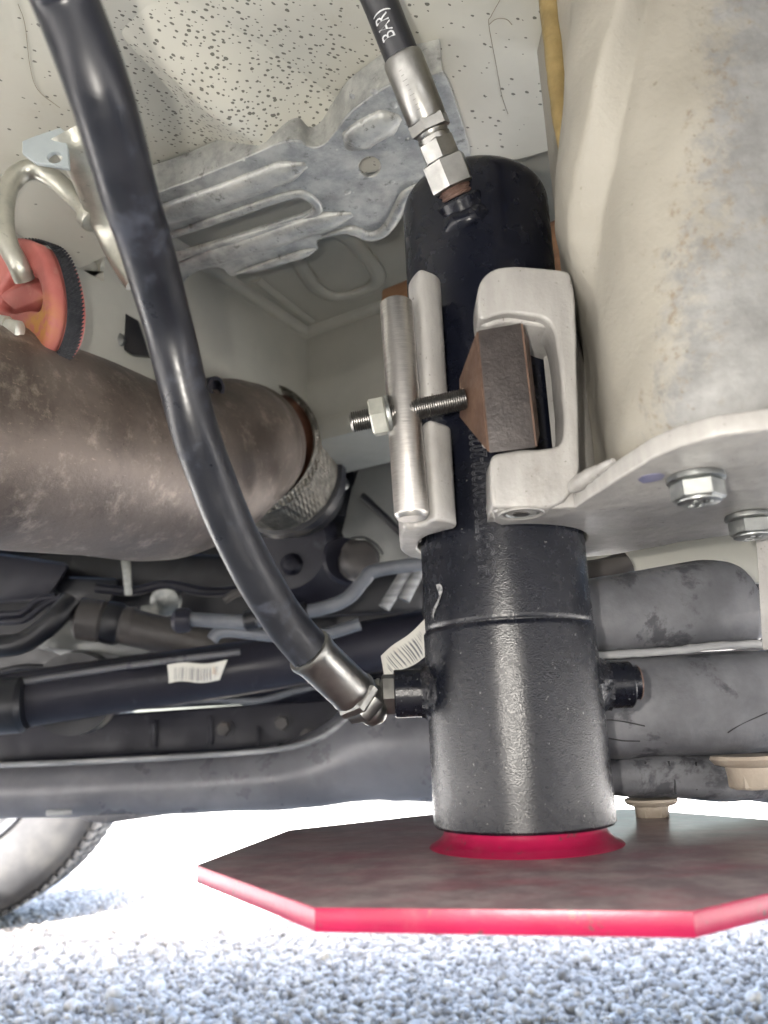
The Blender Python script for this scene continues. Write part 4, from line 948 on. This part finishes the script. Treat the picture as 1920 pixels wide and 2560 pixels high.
bar_('pinch_seam', [(-150, 1918, 1.045), (200, 1905, 1.03), (500, 1889, 1.01), (700, 1872, .995), (800, 1845, .985), (860, 1805, .975), (905, 1768, .97), (940, 1735, .97)], .0035, M_SEAMWORN, ab, 8)
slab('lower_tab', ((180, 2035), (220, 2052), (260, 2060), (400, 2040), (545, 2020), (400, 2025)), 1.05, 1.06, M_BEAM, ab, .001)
slab('clip', ((115, 2024), (180, 2022), (180, 2040), (115, 2042)), 1.02, 1.03, M_SEAMWORN, ab, .002)

# ================================================================== SUSPENSION BEHIND THE JACK (right)
sp = thing('spring_housing', 'two stacked dusty black rounded housings to the right of the jack', 'housing', PY(1700, 1900, .40))
def loft(rows, n=28, Yf=.37, dep=.045):
    """rows: x, y_top, y_bottom -> rounded bar facing the camera"""
    vs_ = []; fs = []
    for (x, yt, yb, Y) in rows:
        for k in range(n):
            a = 2 * PI * k / n; ce, se = math.cos(a), math.sin(a)
            e = .55; cx_ = math.copysign(abs(ce) ** e, ce); sy = math.copysign(abs(se) ** e, se)
            y = (yt + yb) / 2 + sy * (yb - yt) / 2; p = PY(x, (yt + yb) / 2, Y); q = PY(x, y, Y)
            vs_.append(V((p.x, Y + dep * .5 - cx_ * dep * .5, q.z)))
    m_ = len(rows)
    for i in range(m_ - 1):
        for k in range(n): a = i * n + k; b = i * n + (k + 1) % n; fs.append((a, b, b + n, a + n))
    fs.append(tuple(range(n))[::-1]); fs.append(tuple(range((m_ - 1) * n, m_ * n)))
    return mesh(vs_, fs)
def dense(rows, k=5):
    w_ = catmull([V((r[0], r[1], r[2])) for r in rows], k); Y = [r[3] for r in rows]
    return [(v[0], v[1], v[2], interp(i / (len(w_) - 1) * (len(rows) - 1), range(len(rows)), Y)) for i, v in enumerate(w_)]
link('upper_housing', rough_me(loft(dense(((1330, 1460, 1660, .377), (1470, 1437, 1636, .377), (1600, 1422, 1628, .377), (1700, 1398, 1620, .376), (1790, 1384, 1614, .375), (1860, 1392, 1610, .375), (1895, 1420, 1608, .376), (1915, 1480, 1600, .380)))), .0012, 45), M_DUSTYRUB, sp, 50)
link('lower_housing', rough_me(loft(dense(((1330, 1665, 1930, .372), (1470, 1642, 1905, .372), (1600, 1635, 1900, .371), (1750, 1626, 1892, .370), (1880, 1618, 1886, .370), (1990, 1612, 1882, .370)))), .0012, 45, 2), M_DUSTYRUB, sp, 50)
sw = catmull([PY(*q) for q in ((1330, 1652, .371), (1500, 1638, .371), (1650, 1630, .3705), (1760, 1618, .370), (1860, 1612, .370), (1990, 1608, .370))], 6)
link('pinch_seam', rough_me(sweep(sw, .0019, 10, True, (1, .8)), .0007, 200), M_SEAMWORN, sp, 60)
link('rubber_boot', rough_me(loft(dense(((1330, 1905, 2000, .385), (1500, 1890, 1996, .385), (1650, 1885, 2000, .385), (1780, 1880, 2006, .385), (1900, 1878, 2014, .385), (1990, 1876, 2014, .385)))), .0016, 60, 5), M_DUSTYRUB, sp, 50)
for pts in (((1495, 1805), (1520, 1800), (1560, 1804), (1612, 1815)), ((1520, 1845), (1560, 1852), (1600, 1853)), ((1820, 1832), (1855, 1810), (1918, 1782))):
    link('scratch', sweep(catmull([PY(x, y, .3705) for x, y in pts], 5), .0003, 6), M_DARK, sp)
for pts in (((1672, 1902), (1676, 1930), (1686, 1950), (1690, 1985)), ((1741, 1905), (1738, 1940), (1742, 1975)), ((1615, 1905), (1598, 1940), (1585, 1955))):
    link('crack', sweep(catmull([PY(x, y, .3858) for x, y in pts], 5), .0006, 6), M_DARK, sp)
fl_ = slab('floor_gusset', ((1380, 1395), (1640, 1385), (1800, 1330), (1990, 1300), (1990, 1460), (1380, 1460)), .45, .46, M_INNER, None, .002); tag(fl_, 'dull cream gusset panel in the gap above the stacked black housings', 'panel')
rp = bar_('rusty_pipe', [(1400, 1440, .425), (1500, 1428, .425), (1545, 1415, .425), (1566, 1404, .425)], .0068, M_SHAFT); tag(rp, 'short rust-topped pipe end in the gap under the grey base plate', 'pipe')
for (x, yf, yb, Y, r, lab) in ((1872, 1888, 1972, .362, .0092, 'larger tan dirt-coated flange bolt at the right edge under the housings'), (1626, 1996, 2052, .40, .0070, 'smaller tan dirt-coated flange bolt just right of the jack tube')):
    t = PY(x, yf, Y); b = PY(x, yb, Y); h = t.z - b.z
    fbt = thing('flange_bolt', lab, 'bolt', b)
    me = lathe([(r * 1.7, 0), (r * 1.75, h * .10), (r * 1.55, h * .26), (r * 1.12, h * .34), (r, h * .9), (r * .85, h)], t, (0, 0, -1), 36)
    link('flange', rough_me(me, .0004, 200), M_TAN, fbt, 40)
    link('socket_head', hexme(t - V((0, 0, h * .32)), (0, 0, -1), r * 1.08, h * .67, .2, .1), M_TAN, fbt)

# ================================================================== WHEEL
wc = PY(-128, 1888, 1.88); RW = .375; wc.z = RW + .012
wh = thing('road_wheel', 'dusty road wheel behind the axle beam at the lower left', 'wheel', (wc.x, wc.y, 0))
wa = V((.10, -1, .0)).normalized()
tp = [(.225, .02), (.24, .035), (.29, .05), (.335, .045), (.358, .03), (.368, .012), (.372, -.02), (.372, -.17), (.36, -.2), (.25, -.22)]
link('tyre', lathe(tp, wc, wa, 96, caps=False), M_TYRE, wh, 60)
u_, v_, d_ = frame(wa)
tb_ = []
for i in range(104):
    a = 2 * PI * i / 104; rd_ = u_ * math.cos(a) + v_ * math.sin(a); tg_ = d_.cross(rd_)
    for off, h_ in ((-.005, .04), (-.085, .035), (-.155, .03)):
        tb_.append(box(wc + rd_ * .3735 + d_ * (off - .012), ((tg_ + d_ * .25).normalized(), d_, rd_), (.0085, h_ / 2 + .012, .0052)))
link('tread_blocks', join(tb_), M_TYRE, wh)
link('rim', lathe([(.228, .020), (.232, .030), (.226, .036), (.214, .028), (.20, .0), (.19, -.03), (.12, -.045), (.09, -.02), (.05, -.015)], wc, wa, 72), M_RIM, wh)
link('rim_ring', lathe([(.205, .012), (.207, .019), (.201, .022), (.197, .012)], wc, wa, 72, caps=False), M_RIM, wh)

# ================================================================== SMALL CLUTTER UNDER THE VEHICLE
for k, (pts, r, m, lab) in enumerate((
    (((-40, 1690, .95), (60, 1668, .95), (150, 1672, .96), (240, 1650, .97), (330, 1662, .98)), .004, M_DARK, 'thin black cable sagging above the stabiliser bar at the left'),
    (((430, 1760, 1.03), (520, 1748, 1.03), (640, 1752, 1.03), (760, 1722, 1.03), (900, 1700, 1.03)), .0045, M_PIPE, 'thin grey cable running between stabiliser bar and lower crossmember'),
    (((240, 1470, .99), (330, 1478, .99), (420, 1462, .99), (520, 1480, .99), (640, 1470, 1.0), (760, 1452, 1.0)), .006, M_DARKMETAL, 'black wiring conduit level just under the brown exhaust'),
    (((560, 1500, .93), (600, 1480, .93), (660, 1478, .93), (720, 1500, .93), (760, 1540, .93)), .005, M_SHAFT, 'short brown looped cable above the grey bent pipe'))):
    tag(bar_('cable', pts, r, m), lab, 'cable')
for (x, y, Y, lab) in ((560, 1822, 1.118, 'leftmost of three bolt heads on the lower crossmember'), (705, 1808, 1.118, 'middle of three bolt heads on the lower crossmember'), (770, 1838, 1.118, 'rightmost of three bolt heads on the lower crossmember')):
    b_ = thing('hex_bolt', lab, 'bolt', PY(x, y, Y), 'bolt heads on the lower crossmember')
    link('head', hexme(PY(x, y, Y), (0, -1, 0), .010, .008, .3), M_SHAFT, b_)
    link('washer', lathe([(.012, 0), (.014, .001), (.014, .003)], PY(x, y, Y + .002), (0, -1, 0), 20), M_DARKMETAL, b_)
for (x, y, Y, lab) in ((610, 1553, .80, 'black clip round the grey bent pipe, nearest the dusty hose'), (735, 1535, .80, 'black clip round the grey bent pipe, nearer its bend')):
    tag(link('pipe_clip', lathe([(.0085, 0), (.010, .002), (.010, .012), (.0085, .014)], PY(x, y, Y), (1, 0, .12), 20), M_DARK), lab, 'clip')

# weld runs and paint sags on the grey bracket
wr = random.Random(3)
for pts in (((.0392, .2722, .4990), (.0392, .2760, .5000), (.0392, .2820, .5002)), ((.0760, .2800, .4790), (.0800, .2900, .4790), (.0830, .3000, .4790), (.0860, .3120, .4790))):
    w_ = catmull([V(p) for p in pts], 10)
    link('weld_bead', rough_me(sweep(w_, [.0014 + .0004 * math.sin(i * 1.7) + .0003 * wr.random() for i in range(len(w_))], 10), .0003, 500), M_GREYPAINT, mb, 60)
# bare scrape on the underside of the exhaust
def scrape(u, v):
    a, b = PY(215, 1388, .42), PY(288, 1350, .42); p = a.lerp(b, u)
    x, y = pxl(p); y += (v - .5) * 30 * math.sin(PI * min(1, u * 1.1 + .05)); d = ray(x, y)
    best, t = 1e9, 0
    for i in range(len(ew)):
        c = ew[i] - CAM; tt = c.dot(d) / d.dot(d); q = CAM + d * tt; e = abs((q - ew[i]).length - erad[i])
        if (q - ew[i]).length < best: best = (q - ew[i]).length; k = i; t = tt
    depth = math.sqrt(max(0, erad[k] ** 2 - best ** 2)); return CAM + d * (t - depth / d.length) - d.normalized() * .0012
link('scrape_mark', sheet(12, 4, scrape), mat('bare_scraped_steel', (.30, .27, .24), (.42, .39, .35), 150, .45, .1, metal=.5, bump=.3), ex, 60)
